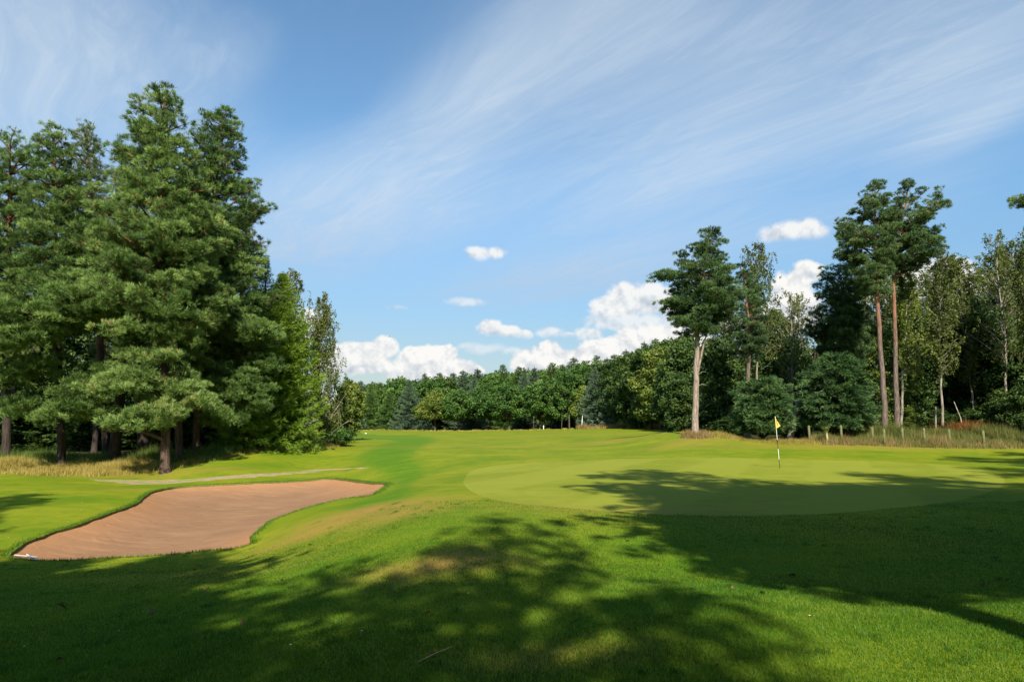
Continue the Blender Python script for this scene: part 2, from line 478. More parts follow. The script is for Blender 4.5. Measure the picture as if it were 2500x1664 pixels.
def mat_turf(name, base, light, deep, fine=1.0, stripes=0.0, tall=1.0):
    m, k, bs = new_mat(name)
    P = k.new('ShaderNodeNewGeometry').outputs['Position']
    P2 = k.v('MULTIPLY', P, (1, 1, 0))
    n_l = k.noise(P2, 0.22, 4, 0.6)
    n_m = k.noise(P2, 1.3, 4, 0.65)
    n_s = k.noise(P2, 9.0, 4, 0.7)
    n_f = k.noise(P2, 55.0 * fine, 3, 0.75)
    n_w = k.noise(k.v('MULTIPLY', P2, (0.5, 2.2, 0)), 0.9, 5, 0.7)
    c = k.mix(k.ss(n_l, 0.34, 0.66), base, light)
    c = k.mix(k.m('MULTIPLY', k.ss(n_m, 0.42, 0.7), 0.6), c, deep)
    c = k.mix(k.m('MULTIPLY', k.ss(n_w, 0.5, 0.72), 0.35), c, light)
    if stripes:
        sp_ = k.new('ShaderNodeSeparateXYZ'); k.put(sp_.inputs[0], P)
        sxx = k.m('ADD', k.m('MULTIPLY', sp_.outputs[0], 0.95), k.m('MULTIPLY', sp_.outputs[1], -0.42))
        w = k.m('SINE', k.m('ADD', k.m('MULTIPLY', sxx, 1.25), k.m('MULTIPLY', n_m, 0.7)))
        c = k.mix(k.m('MULTIPLY', k.ss(w, -0.25, 0.25), stripes), c, light)
    lush = k.attr('lush'); dry = k.attr('dry')
    c = k.mix(k.m('MULTIPLY', k.m('MULTIPLY', lush, 0.9), k.ss(n_w, 0.2, 0.62)), c, deep)
    dn = k.m('MULTIPLY', dry, k.ss(k.noise(P2, 2.6, 6, 0.75), 0.25, 0.55), clamp=True)
    c = k.mix(dn, c, (0.27, 0.165, 0.042))
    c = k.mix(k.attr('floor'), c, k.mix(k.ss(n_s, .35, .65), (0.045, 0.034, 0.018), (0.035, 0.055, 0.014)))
    dk = k.m('ADD', 0.62, k.m('MULTIPLY', k.m('ADD', k.m('MULTIPLY', n_f, 0.6), k.m('MULTIPLY', n_s, 0.4)), 0.76 * tall))
    c = k.mix(1.0, c, k.comb(dk, dk, dk), 'MULTIPLY')
    k.put(bs.inputs['Base Color'], c)
    bs.inputs['Roughness'].default_value = 0.8
    bs.inputs['Specular IOR Level'].default_value = 0.04
    try:
        bs.inputs['Sheen Weight'].default_value = 0.0
    except Exception: pass
    hh = k.m('ADD', k.m('MULTIPLY', n_f, 0.5), k.m('MULTIPLY', n_s, 0.9))
    b = k.new('ShaderNodeBump'); b.inputs['Strength'].default_value = 0.55 * tall; b.inputs['Distance'].default_value = 0.035
    k.put(b.inputs['Height'], hh); k.put(bs.inputs['Normal'], b.outputs[0])
    return m
M_turf = mat_turf('turf', (0.112, 0.160, 0.007), (0.190, 0.205, 0.012), (0.050, 0.142, 0.006), stripes=0.22)
M_green = mat_turf('green_turf', (0.205, 0.240, 0.020), (0.262, 0.288, 0.032), (0.170, 0.215, 0.014), fine=1.4, stripes=0.7, tall=0.42)

def mat_sand():
    m, k, bs = new_mat('sand')
    P = k.new('ShaderNodeNewGeometry').outputs['Position']
    n1 = k.noise(P, 0.5, 4, 0.6); n2 = k.noise(P, 7, 4, 0.7); n3 = k.noise(P, 60, 3, 0.7)
    n4 = k.noise(k.v('MULTIPLY', P, (0.6, 3.0, 1)), 1.2, 4, 0.6)
    c = k.mix(k.ss(n1, 0.3, 0.7), (0.215, 0.122, 0.066), (0.258, 0.148, 0.082))
    c = k.mix(k.m('MULTIPLY', k.attr('rim'), 0.75), c, (0.35, 0.168, 0.070))
    c = k.mix(k.m('MULTIPLY', k.ss(n4, 0.50, 0.68), 0.45), c, (0.365, 0.200, 0.097))
    c = k.mix(k.m('MULTIPLY', k.ss(n2, 0.55, 0.75), 0.25), c, (0.24, 0.125, 0.07))
    d = k.m('ADD', 0.78, k.m('MULTIPLY', n3, 0.44))
    c = k.mix(1.0, c, k.comb(d, d, d), 'MULTIPLY')
    k.put(bs.inputs['Base Color'], c)
    bs.inputs['Roughness'].default_value = 0.95
    bs.inputs['Specular IOR Level'].default_value = 0.1
    b = k.new('ShaderNodeBump'); b.inputs['Strength'].default_value = 0.6; b.inputs['Distance'].default_value = 0.03
    wv_ = k.new('ShaderNodeTexWave', wave_type='BANDS', bands_direction='DIAGONAL')
    k.put(wv_.inputs['Vector'], P); wv_.inputs['Scale'].default_value = 3.1; wv_.inputs['Distortion'].default_value = 9.0; wv_.inputs['Detail'].default_value = 3; wv_.inputs['Detail Scale'].default_value = .25
    vor = k.new('ShaderNodeTexVoronoi'); k.put(vor.inputs['Vector'], P); vor.inputs['Scale'].default_value = 2.2
    dent = k.m('MULTIPLY', k.ss(vor.outputs['Distance'], 0.0, 0.28), k.ss(k.noise(P, .9, 2), .45, .55))
    hgt = k.m('ADD', k.m('ADD', k.m('MULTIPLY', n3, 0.5), n2), k.m('ADD', k.m('MULTIPLY', wv_.outputs['Fac'], .035), k.m('MULTIPLY', dent, .9)))
    k.put(b.inputs['Height'], hgt); k.put(bs.inputs['Normal'], b.outputs[0])
    return m
M_sand = mat_sand()
M_soil = mat_plain('soil_lip', (0.12, 0.12, 0.035), 0.95, 0.5, 20, 0.1, 0.5)
def mat_path():
    m, k, bs = new_mat('gravel')
    P = k.new('ShaderNodeNewGeometry').outputs['Position']
    n1 = k.noise(P, 1.6, 5, 0.7); n2 = k.noise(P, 22, 4, 0.7)
    c = k.mix(k.ss(n2, 0.3, 0.7), (0.23, 0.145, 0.075), (0.37, 0.26, 0.145))
    c = k.mix(k.ss(n1, 0.47, 0.58), c, (0.17, 0.20, 0.035))
    k.put(bs.inputs['Base Color'], c); bs.inputs['Roughness'].default_value = 0.95
    b = k.new('ShaderNodeBump'); b.inputs['Distance'].default_value = 0.03
    k.put(b.inputs['Height'], n2); k.put(bs.inputs['Normal'], b.outputs[0])
    return m
M_path = mat_path()

# ------------------------------------------------------------------ ground sheets
def ground_xy(px, Y):
    X = (px - 1250.0) / F * Y * 1.0
    return (X, Y)
def soft_poly(poly, x, y, w):
    ins = inside(poly, x, y); d = edge_dist(poly, x, y)
    return np.clip(0.5 + np.where(ins, d, -d) / (2 * w), 0, 1)
lush = np.zeros(len(GV)); dry = np.zeros(len(GV))
sel = (GV[:, 1] > 5) & (GV[:, 1] < 120) & (np.abs(GV[:, 0]) < 50)
lush[sel] = soft_poly(LUSH, GV[sel, 0], GV[sel, 1], 0.5)
for (px, py, rx, ry, a) in [(1070, 1375, 1.1, 0.55, 1.0), (1120, 1350, .7, .4, .7), (800, 1285, 1.6, 0.9, 0.95), (900, 1245, 1.8, 1.0, 1.0), (980, 1250, 1.2, 1.4, .85), (700, 1325, 1.2, 0.4, 0.6), (1340, 1600, 0.8, 0.35, 0.55),
                            (500, 1400, 2.0, 0.7, .45), (1500, 1076, 3.0, 1.6, 0.8), (1360, 1078, 2.2, 1.0, .6), (1680, 1077, 2.6, 1.3, 0.7), (1960, 1092, 9, 1.6, 0.5), (2150, 1090, 9, 1.6, 0.6), (1350, 1240, 2.2, .8, .35), (1560, 1245, 2.0, .6, .3),
                            (200, 1160, 9, 1.0, .6), (420, 1155, 5, .8, .6), (330, 1195, 2.5, .8, .4), (1250, 1090, 14, 2.0, 0.3), (1150, 1070, 20, 4.0, 0.3), (1350, 1062, 18, 6, .3), (1050, 1395, .8, .5, .5), (560, 1410, 1.4, .5, .4)]:
    p = ground_at(px, py)
    q = ((GV[:, 0] - p[0]) / rx) ** 2 + ((GV[:, 1] - p[1]) / ry) ** 2
    dry = np.maximum(dry, a * np.exp(-q))
for (px, py, rx, ry, a) in [(1500, 1084, 3.5, .8, .9), (1620, 1082, 3, .7, .6), (1850, 1098, 8, .6, .8), (1750, 1086, 3, .6, .7), (700, 1110, 5, 1.2, .5), (560, 1135, 3, .8, .6), (150, 1215, 3, 1.5, .4), (1000, 1160, 2, 2, .4), (1500, 1400, 3, 1.5, .4), (1700, 1620, 1, .3, .3), (1800, 1430, 5, .8, .5)]:
    p = ground_at(px, py)
    q = ((GV[:, 0] - p[0]) / rx) ** 2 + ((GV[:, 1] - p[1]) / ry) ** 2
    lush = np.maximum(lush, a * np.exp(-q))
nearw = np.clip((15.0 - GV[:, 1]) / 5.0, 0, 1) * (GV[:, 1] > 0)
lush = np.maximum(lush, nearw * (.45 + .35 * np.sin(GV[:, 0] * .9 + GV[:, 1] * .5) * np.sin(GV[:, 1] * .8 - GV[:, 0] * .35)) * (1 - np.clip(dry * 1.6, 0, 1)))
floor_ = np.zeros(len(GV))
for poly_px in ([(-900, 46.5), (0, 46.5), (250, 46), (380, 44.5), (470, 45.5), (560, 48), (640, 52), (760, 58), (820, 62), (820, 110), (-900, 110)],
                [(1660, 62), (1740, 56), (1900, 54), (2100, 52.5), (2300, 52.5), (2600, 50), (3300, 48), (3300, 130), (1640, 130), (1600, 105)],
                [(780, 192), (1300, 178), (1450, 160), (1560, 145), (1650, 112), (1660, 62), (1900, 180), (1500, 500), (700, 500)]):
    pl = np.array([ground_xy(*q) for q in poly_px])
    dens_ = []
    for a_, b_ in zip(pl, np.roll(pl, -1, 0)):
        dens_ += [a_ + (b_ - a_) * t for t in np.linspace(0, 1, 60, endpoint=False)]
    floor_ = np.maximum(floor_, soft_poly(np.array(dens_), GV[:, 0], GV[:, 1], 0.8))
def ground_piece(name, mask, mat, label, dz_=0.0, z=None):
    f = GF[mask]
    used, inv = np.unique(f, return_inverse=True)
    V = np.stack([GV[used, 0], GV[used, 1], (GZ if z is None else z)[used] + dz_], 1)
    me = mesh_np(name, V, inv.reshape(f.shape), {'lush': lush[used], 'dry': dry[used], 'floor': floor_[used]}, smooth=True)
    if z is None:
        me.normals_split_custom_set_from_vertices([tuple(v) for v in GN[used]])
    o = link(name, me, mat)
    tag(o, label, kind='structure')
    return o, used
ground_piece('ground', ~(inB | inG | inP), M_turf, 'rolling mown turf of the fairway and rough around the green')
ground_piece('putting_green', inG, M_green, 'pale closely mown putting green around the flagstick')
ground_piece('path', inP, M_path, 'thin worn gravel path along the foot of the wood behind the bunker')
# the bunker: sand sits below a cut turf lip
LIP = 0.075
dB = np.zeros(len(GV))
bi = np.unique(GF[inB])
dB[bi] = edge_dist(BUNK, GV[bi, 0], GV[bi, 1])
onb = dB < 0.02
def sand_z(x, y, d):
    return h(x, y) - LIP - 0.30 * (1 - np.exp(-d / 1.1)) + 0.012 * np.sin(x * 5.1 + y * 2) * np.sin(y * 4.3 - x)
sz = GZ.copy()
sz[bi] = sand_z(GV[bi, 0], GV[bi, 1], dB[bi])
f = GF[inB]
used, inv = np.unique(f, return_inverse=True)
me = mesh_np('bunker_sand', np.stack([GV[used, 0], GV[used, 1], sz[used]], 1), inv.reshape(f.shape), {'rim': np.exp(-dB[used] / 0.9)}, smooth=True)
tag(link('bunker_sand', me, M_sand), 'hollow of reddish brown raked sand cut into the turf', kind='structure')
nb_ = len(BUNK)
zt = h(BUNK[:, 0], BUNK[:, 1])
Vt = np.stack([BUNK[:, 0], BUNK[:, 1], zt + 0.002], 1)
cB = BUNK.mean(0)
Vb = np.stack([BUNK[:, 0], BUNK[:, 1], zt - LIP - 0.06], 1)
ii = np.arange(nb_); jj = (ii + 1) % nb_
me = mesh_np('bunker_lip', np.concatenate([Vt, Vb]), np.stack([ii, jj, jj + nb_, ii + nb_], 1))
tag(link('bunker_lip', me, M_soil), 'low dark earth edge where the turf is cut around the sand', kind='structure')
print('ground', round(time.time() - T0, 1))

# ------------------------------------------------------------------ lawn blades
def unit(a): return a / (np.linalg.norm(a, axis=-1, keepdims=True) + 1e-9)
M_blade = mat_leaf('grass_blade', (0.014, 0.064, 0.004), (0.060, 0.155, 0.007), (0.165, 0.240, 0.022), trans=0.34, rough=0.5, spec=0.25)
def blades(x, y, hgt, wid, lean=0.5, z=None, tint=None):
    n = len(x)
    z = h(x, y) - 0.004 if z is None else z
    B = np.stack([x, y, z], 1)
    a = rs.uniform(0, 2 * PI, n)
    ln = np.abs(rs.normal(0, lean, n))
    tip = B + np.stack([np.cos(a) * ln * hgt, np.sin(a) * ln * hgt, hgt], 1)
    b = rs.uniform(0, 2 * PI, n)
    w = np.stack([np.cos(b), np.sin(b), np.zeros(n)], 1) * (wid / 2)[:, None]
    T = np.stack([B - w, B + w, tip], 1)
    return T, (rs.uniform(0, 1, n) if tint is None else tint)
NB = 520000
u = rs.uniform(0, 1, NB)
Yb = 3.6 * (16.0 / 3.6) ** u
Xb = Yb * rs.uniform(-0.80, 0.80, NB)
ok = ~(inside(BUNK, Xb, Yb) | inside(GREEN, Xb, Yb))
Xb, Yb = Xb[ok], Yb[ok]
dryb = np.zeros(len(Xb))
for (px, py, rx, ry, a) in [(1070, 1375, 1.1, 0.55, 1.0), (1120, 1350, .7, .4, .7), (800, 1285, 1.6, 0.9, 0.95), (900, 1245, 1.8, 1.0, 1.0), (980, 1250, 1.2, 1.4, .85), (700, 1325, 1.2, 0.4, 0.6), (1340, 1600, 0.8, 0.35, 0.55), (500, 1400, 2.0, 0.7, .45), (1050, 1395, .8, .5, .5), (560, 1410, 1.4, .5, .4)]:
    p = ground_at(px, py)
    dryb = np.maximum(dryb, a * np.exp(-((Xb - p[0]) / rx) ** 2 - ((Yb - p[1]) / ry) ** 2))
ok = rs.uniform(0, 1, len(Xb)) > dryb * .8
Xb, Yb = Xb[ok], Yb[ok]
hg = rs.uniform(0.018, 0.040, len(Xb)) * np.clip(1.3 - Yb / 22, .6, 1.2)
T, ti = blades(Xb, Yb, hg, 0.0042 * (Yb / 4.5) ** 0.9, 0.55)
patch = np.sin(Xb * 1.7 + 2 + .8 * np.sin(Yb)) * np.sin(Yb * 2.1 + np.sin(Xb * 1.3)) * .16 + np.sin(Xb * .6 + Yb * 1.1) * .12 + np.sin(Xb * 4.1 - Yb * 2.7) * np.sin(Yb * 5.3 + Xb * 1.9) * .10
tag(soup('lawn_grass', T, np.clip(ti * .7 + .15 + patch, 0, 1), M_blade), 'short blades of mown grass across the foreground lawn', 'grass', kind='stuff')
nt = 620
ty_ = 3.8 * (17.0 / 3.8) ** rs.uniform(0, 1, nt); tx_ = ty_ * rs.uniform(-.8, .8, nt)
ok = ~(inside(BUNK, tx_, ty_) | inside(GREEN, tx_, ty_)); tx_, ty_ = tx_[ok], ty_[ok]
ci = np.repeat(np.arange(len(tx_)), 46)
cs_ = rs.uniform(.025, .085, len(tx_))
bx, by = tx_[ci] + rs.normal(0, 1, len(ci)) * cs_[ci], ty_[ci] + rs.normal(0, 1, len(ci)) * cs_[ci]
T, ti = blades(bx, by, rs.uniform(.028, .058, len(ci)), np.full(len(ci), .0055), .8)
tag(soup('coarse_grass', T, np.clip(rs.uniform(-.3, .5, len(tx_))[ci] + ti * .6 + .1, 0, 1), M_blade), 'coarser tussocks and clover-like tufts scattered through the lawn', 'grass', kind='stuff')
# ragged fringe round the bunker
n = 26000
i = rs.integers(0, nb_, n)
fx = BUNK[i, 0] + rs.normal(0, .10, n); fy = BUNK[i, 1] + rs.normal(0, .10, n)
ok = ~inside(BUNK, fx, fy)
fx, fy = fx[ok], fy[ok]
T, ti = blades(fx, fy, rs.uniform(.03, .085, len(fx)), np.full(len(fx), 0.014), 0.6)
tag(soup('bunker_fringe_grass', T, ti * .8, M_blade), 'longer ragged grass hanging over the edge of the sand', 'grass', kind='stuff')

# ------------------------------------------------------------------ tubes
def tube(path, rad, n=8, ov=None):
    path = np.asarray(path, float); rad = np.asarray(rad, float)
    t = np.gradient(path, axis=0); t = unit(t)
    ref = np.array([0.13, 0.97, 0.21])
    a = unit(np.cross(t, ref)); b = np.cross(t, a)
    th = np.linspace(0, 2 * PI, n, endpoint=False)
    V = path[:, None] + rad[:, None, None] * (a[:, None] * np.cos(th)[None, :, None] + b[:, None] * np.sin(th)[None, :, None])
    m = len(path)
    V = V.reshape(-1, 3)
    i, j = np.meshgrid(np.arange(m - 1), np.arange(n), indexing='ij')
    j2 = (j + 1) % n
    Fq = np.stack([i * n + j, i * n + j2, (i + 1) * n + j2, (i + 1) * n + j], -1).reshape(-1, 4)
    return V, Fq
def join(parts):
    Vs, Fs, o = [], [], 0
    for V, Fq in parts:
        Vs.append(V); Fs.append(Fq + o); o += len(V)
    return np.concatenate(Vs), np.concatenate(Fs)
def tubes(name, parts, mat, parent):
    V, Fq = join(parts)
    return link(name, mesh_np(name, V, Fq, smooth=True), mat, parent)

# ------------------------------------------------------------------ foliage elements
def tufts(p, n, k, L, w, spread, rg, tint):
    """needle tufts: k narrow blades out of each point"""
    m = len(p)
    P = np.repeat(p, k, 0); Nn = np.repeat(n, k, 0)
    d = unit(Nn + rg.normal(0, spread, (m * k, 3)))
    s = unit(np.cross(d, rg.normal(0, 1, (m * k, 3)))) * (w * rg.uniform(.7, 1.3, (m * k, 1)))
    L = np.repeat(np.broadcast_to(L, (m,)), k)[:, None]
    s = s * np.minimum(1, L / L.max() + .15)
    Ln = L * rg.uniform(.7, 1.25, (m * k, 1))
    return np.stack([P - s * .35 - d * L * .12, P + s * .35 + d * Ln * .45, P + d * Ln, ], 1), np.repeat(tint, k) + rg.normal(0, .07, m * k)
def quads(p, L, w, rg, tint, updir=0.4, nrm=None):
    m = len(p)
    nr = unit(rg.normal(0, 1, (m, 3)) + np.array([0, -0.15, updir]) + (0 if nrm is None else nrm))
    a = unit(np.cross(nr, rg.normal(0, 1, (m, 3))))
    b = np.cross(nr, a)
    L = (L * rg.uniform(.6, 1.3, (m, 1))); w = (w * rg.uniform(.6, 1.3, (m, 1)))
    return np.stack([p - a * L, p - b * w, p + a * L, p + b * w], 1), tint

class Shape:
    """trunk line and silhouette of one tree, in its own frame (x = to the right as seen)"""
    def __init__(s, Y, base, trunk, prof):
        b = ground_pt(base, Y)
        s.loc = b; s.th = math.atan2(b[0], b[1]); c = math.cos(s.th)
        def loc(px, py):
            q = at(px, py, b[1]); return (q[0] - b[0]) * c, q[2] - b[2]
        tr = [(0.0, 0.0)] + [loc(*t) for t in trunk]
        tr.sort(key=lambda t: t[1])
        s.tx = np.array([t[0] for t in tr]); s.tz = np.array([t[1] for t in tr])
        pr = [(*loc(l, y), *loc(r_, y)) for (y, l, r_) in prof]
        pr = [(z, xl, xr) for (xl, z, xr, _z) in pr]
        pr.sort()
        s.z = np.array([p[0] for p in pr]); s.xl = np.array([p[1] for p in pr]); s.xr = np.array([p[2] for p in pr])
        s.H = s.z[-1]; s.zb = s.z[0]
    def trunk(s, z, rg=None):
        z = np.asarray(z, float)
        return np.stack([np.interp(z, s.tz, s.tx), 0.25 * np.sin(z * .45) * np.clip(z / s.H, 0, 1), z], -1)
    def R(s, z, az_):
        x0 = np.interp(z, s.tz, s.tx)
        L = x0 - np.interp(z, s.z, s.xl); Rr = np.interp(z, s.z, s.xr) - x0
        w = (math.cos(az_) + 1) / 2
        w = w * w * (3 - 2 * w)
        return max(0.15, L * (1 - w) + Rr * w)
def ground_pt(px, Y):
    X = (px - 1250.0) / F * Y / cp * 1.0
    # lateral place of pixel column px at the ground, distance Y
    for _ in range(3):
        z = h1(X, Y)
        depth = Y * cp + (z - EYE[2]) * sp
        X = (px - 1250.0) / F * depth
    return np.array([X, Y, h1(X, Y)])

def make_trunk(S, r0, top_frac, mat, root, rg, n=10, name='trunk', flare=1.35):
    zs = np.concatenate([[-0.3, 0.0, 0.25, 0.7], np.linspace(1.5, S.H * top_frac, 16)])
    P = S.trunk(np.clip(zs, 0, None)); P[:, 2] = zs
    P[4:-1, 0] += rg.normal(0, 0.03, len(zs) - 5); P[4:-1, 1] += rg.normal(0, 0.05, len(zs) - 5)
    f = zs / (S.H * top_frac)
    rad = r0 * (1 - 0.80 * np.clip(f, 0, 1) ** 1.15)
    rad[:4] = r0 * np.array([flare * 1.15, flare, 1.12, 1.03])
    tubes(name, [tube(P, rad, n)], mat, root)

def build_pine(S, root, mats, seed, k_br=1.0, padr=0.85, t_n=34, L=0.30, w=0.040, r0=0.3, boughs=(), kb=6, droop=0.0, layer=1.0, rise=0.28, t0=0.24, tfrac=0.955, dens=1.0, flat=1.0, bare=()):
    rg = np.random.default_rng(seed)
    bark, needle = mats
    make_trunk(S, r0, tfrac, bark, root, rg)
    limbs, pads = [], []
    H, zb = S.H, S.zb
    limbs.append(tube(np.stack([S.trunk(q_) for q_ in np.linspace(.4, H * tfrac * .97, 12)]), np.full(12, .012), 4))
    zz = np.linspace(zb, H, 60)
    wd = np.interp(zz, S.z, S.xr - S.xl)
    nbr = int(k_br * np.trapz(np.sqrt(wd + .2), zz) * 2.5)
    padr = padr * 1.12
    cdf = np.cumsum(np.sqrt(wd + 0.15)); cdf /= cdf[-1]
    hs_ = np.interp((np.arange(nbr) + rg.uniform(0, 1, nbr)) / nbr, cdf, zz)
    for i, z in enumerate(hs_):
        a = i * 2.39996 + rg.normal(0, .3)
        R = S.R(z, a) * rg.uniform(.70, 1.12)
        f = (z - zb) / (H - zb + .01)
        rs_ = R * (rise + 0.55 * f * f) * rg.uniform(.6, 1.3)
        zs = max(z - rs_, zb * .8)
        p0 = S.trunk(min(zs, H * tfrac))
        tip = S.trunk(z) + np.array([math.cos(a) * R, math.sin(a) * R, 0.0])
        p1 = (p0 + tip) / 2 + np.array([0, 0, (-.10 + .25 * (1 - f)) * R * .4]) + rg.normal(0, .06 * R, 3)
        t = np.linspace(0, 1, 7)[:, None]
        C = (1 - t) ** 2 * p0 + 2 * t * (1 - t) * p1 + t * t * tip
        rb = max(0.02, 0.03 + 0.020 * R)
        btint = rg.uniform(-.12, .12)
        limbs.append(tube(C, np.linspace(rb, .012, 7), 5))
        npad = max(2, int(R / (padr * .50) * layer))
        for q in range(npad):
            tq = t0 + (1 - t0) * (q + rg.uniform(.2, 1)) / npad
            c = (1 - tq) ** 2 * p0 + 2 * tq * (1 - tq) * p1 + tq * tq * tip
            side = np.array([-math.sin(a), math.cos(a), 0]) * rg.normal(0, .21 * R * (1.2 - tq * .5))
            pr_ = padr * rg.uniform(.6, 1.15) * (1 - .35 * f)
            c = c + side - np.array([math.cos(a), math.sin(a), 0]) * pr_ * .6 * (tq > .8)
            pads.append((*c, pr_, pr_ * rg.uniform(.36, .62) * flat, rg.uniform(-.18, .18) + btint))
    for (x0, z0, y0, x1, z1, y1, th, n_) in boughs:
        p0 = np.array([x0, y0, z0]); p1 = np.array([x1, y1, z1])
        st = S.trunk(max(z0 - .6, .5))
        limbs.append(tube(np.array([st, (st + p0) / 2 + [0, 0, .25], p0, (p0 + p1) / 2 + [0, 0, .15], p1]), [.12, .10, .08, .05, .02], 6))
        for q in range(n_):
            tq = rg.uniform(0, 1)
            c = p0 * (1 - tq) + p1 * tq + rg.normal(0, 1, 3) * np.array([.35, th * .9, th * .34])
            pads.append((*c, padr * rg.uniform(.6, 1.1), padr * rg.uniform(.28, .42), rg.uniform(0, .22)))
    for (x0, z0, x1, z1, rr) in bare:
        limbs.append(tube(np.array([[x0, 0, z0], [(x0 + x1) / 2, -.2, (z0 + z1) / 2 + .1], [x1, -.1, z1]]), [rr, rr * .7, rr * .3], 6))
    tubes('limbs', limbs, bark, root)
    pads = np.array(pads)
    n_t = np.maximum(12, (t_n * 3.6 * dens * (pads[:, 3] / padr) ** 2)).astype(int)
    idx = np.repeat(np.arange(len(pads)), n_t)
    m = len(idx)
    KS = 11
    sub = rg.normal(0, 1, (len(pads), KS, 3)); sub[:, :, 2] = sub[:, :, 2] * .75 + .40
    sub = unit(sub)
    subt = rg.uniform(-.17, .17, (len(pads), KS)); subr = rg.uniform(.62, 1.18, (len(pads), KS))
    ks = rg.integers(0, KS, m)
    d = unit(sub[idx, ks] + rg.normal(0, .21, (m, 3)))
    rr = subr[idx, ks][:, None] * rg.uniform(.70, 1.0, (m, 1)) ** .6
    rxy = pads[idx, 3:4]; rz = pads[idx, 4:5]
    p = pads[idx, :3] + d * rr * np.concatenate([rxy, rxy, rz], 1)
    outw = p.copy(); outw[:, 2] = 0; outw = unit(outw)
    nn = unit(d * .6 + np.array([0, 0, .75 - droop]) + outw * .45)
    tint = .44 + pads[idx, 5] + .10 * (rr[:, 0] - .7) + subt[idx, ks] + rg.normal(0, .08, m) + .08 * d[:, 2]  # pad tops tinted lighter: highlights put into the needle colour
    dead = (rg.uniform(0, 1, m) < .012)
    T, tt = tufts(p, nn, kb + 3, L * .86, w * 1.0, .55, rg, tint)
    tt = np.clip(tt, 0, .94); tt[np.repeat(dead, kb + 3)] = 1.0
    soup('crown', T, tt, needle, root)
    print('pine', len(pads), len(T))
    return root

def build_spruce(S, root, mats, seed, k=1.0, step=.42, L=.34, w=.075, r0=.2, droop=.35, nper=9, fan=3, spiky=True):
    rg = np.random.default_rng(seed)
    bark, needle = mats
    make_trunk(S, r0, .985, bark, root, rg, 8)
    H, zb = S.H, S.zb
    P, Dd, tint, limbs = [], [], [], []
    LL = []
    limbs.append(tube(np.stack([S.trunk(q_) for q_ in np.linspace(max(.2, zb), H * .97, 8)]), np.full(8, .02), 4))
    z = zb
    while z < H - .15:
        f = (z - zb) / (H - zb)
        nb = max(3, int(nper * (1 - .55 * f) * k))
        a0 = rg.uniform(0, 2 * PI)
        for q in range(nb):
            a = a0 + 2 * PI * q / nb + rg.normal(0, .2)
            R = S.R(z, a) * rg.uniform(.70, 1.08)
            o = np.array([math.cos(a), math.sin(a), 0])
            st = S.trunk(z + rg.normal(0, .08))
            up = .45 * f
            t = np.linspace(0, 1, max(4, int(R / .20)))
            dr = droop * (1 - f) * R
            C = st + o * (R * t)[:, None] + np.array([0, 0, 1]) * ((up * R * t) - dr * np.sin(t * PI * .62) + .22 * dr * t ** 3)[:, None]
            limbs.append(tube(C[::max(1, len(C) // 4)], np.linspace(.03, .008, len(C[::max(1, len(C) // 4)])), 3))
            sd = np.array([-o[1], o[0], 0])
            ww = .16 + .30 * R * (1 - t) * .55 + .10
            tb = rg.uniform(-.15, .15)
            for sgn in (-1, 1):
                for kk in range(2):
                    off = rg.uniform(.05, 1, len(t))
                    pp = C + sd * (sgn * ww * off)[:, None] - np.array([0, 0, 1]) * (.10 * off * ww + rg.uniform(0, .08, len(t)))[:, None]
                    LL.append(np.full(len(t), L * (1 - .62 * f * f)))
                    P.append(pp); Dd.append(unit(o * .8 + sd * sgn * .7 + np.array([0, 0, -.18 + up]) + np.zeros_like(pp)))
                    tint.append(.45 + tb + .28 * t + rg.normal(0, .07, len(t)))
            LL.append(np.full(2, L * (1 - .62 * f * f)))
            P.append(C[-2:]); Dd.append(np.repeat(unit(o + np.array([0, 0, .1 + up]))[None], 2, 0)); tint.append(np.full(2, .75))
        z += step * (1 - .45 * f) * rg.uniform(.8, 1.2)
    tl = .055 * H + .3
    top = S.trunk(H - tl)
    for q in np.linspace(0, 1, 9):
        P.append(np.repeat((top + [0, 0, q * tl])[None], 3, 0)); Dd.append(unit(rg.normal(0, .7, (3, 3)) * (1 - q * .8) + [0, 0, .6])); tint.append(np.full(3, .6)); LL.append(np.full(3, L * (.55 - .25 * q)))
    P = np.concatenate(P); Dd = np.concatenate(Dd); tint = np.concatenate(tint)
    tubes('limbs', limbs, bark, root)
    T, tt = tufts(P, Dd, fan + 1, np.concatenate(LL) * 1.05, w * 1.05, .40, rg, tint)
    soup('crown', T, np.clip(tt, 0, .94), needle, root)

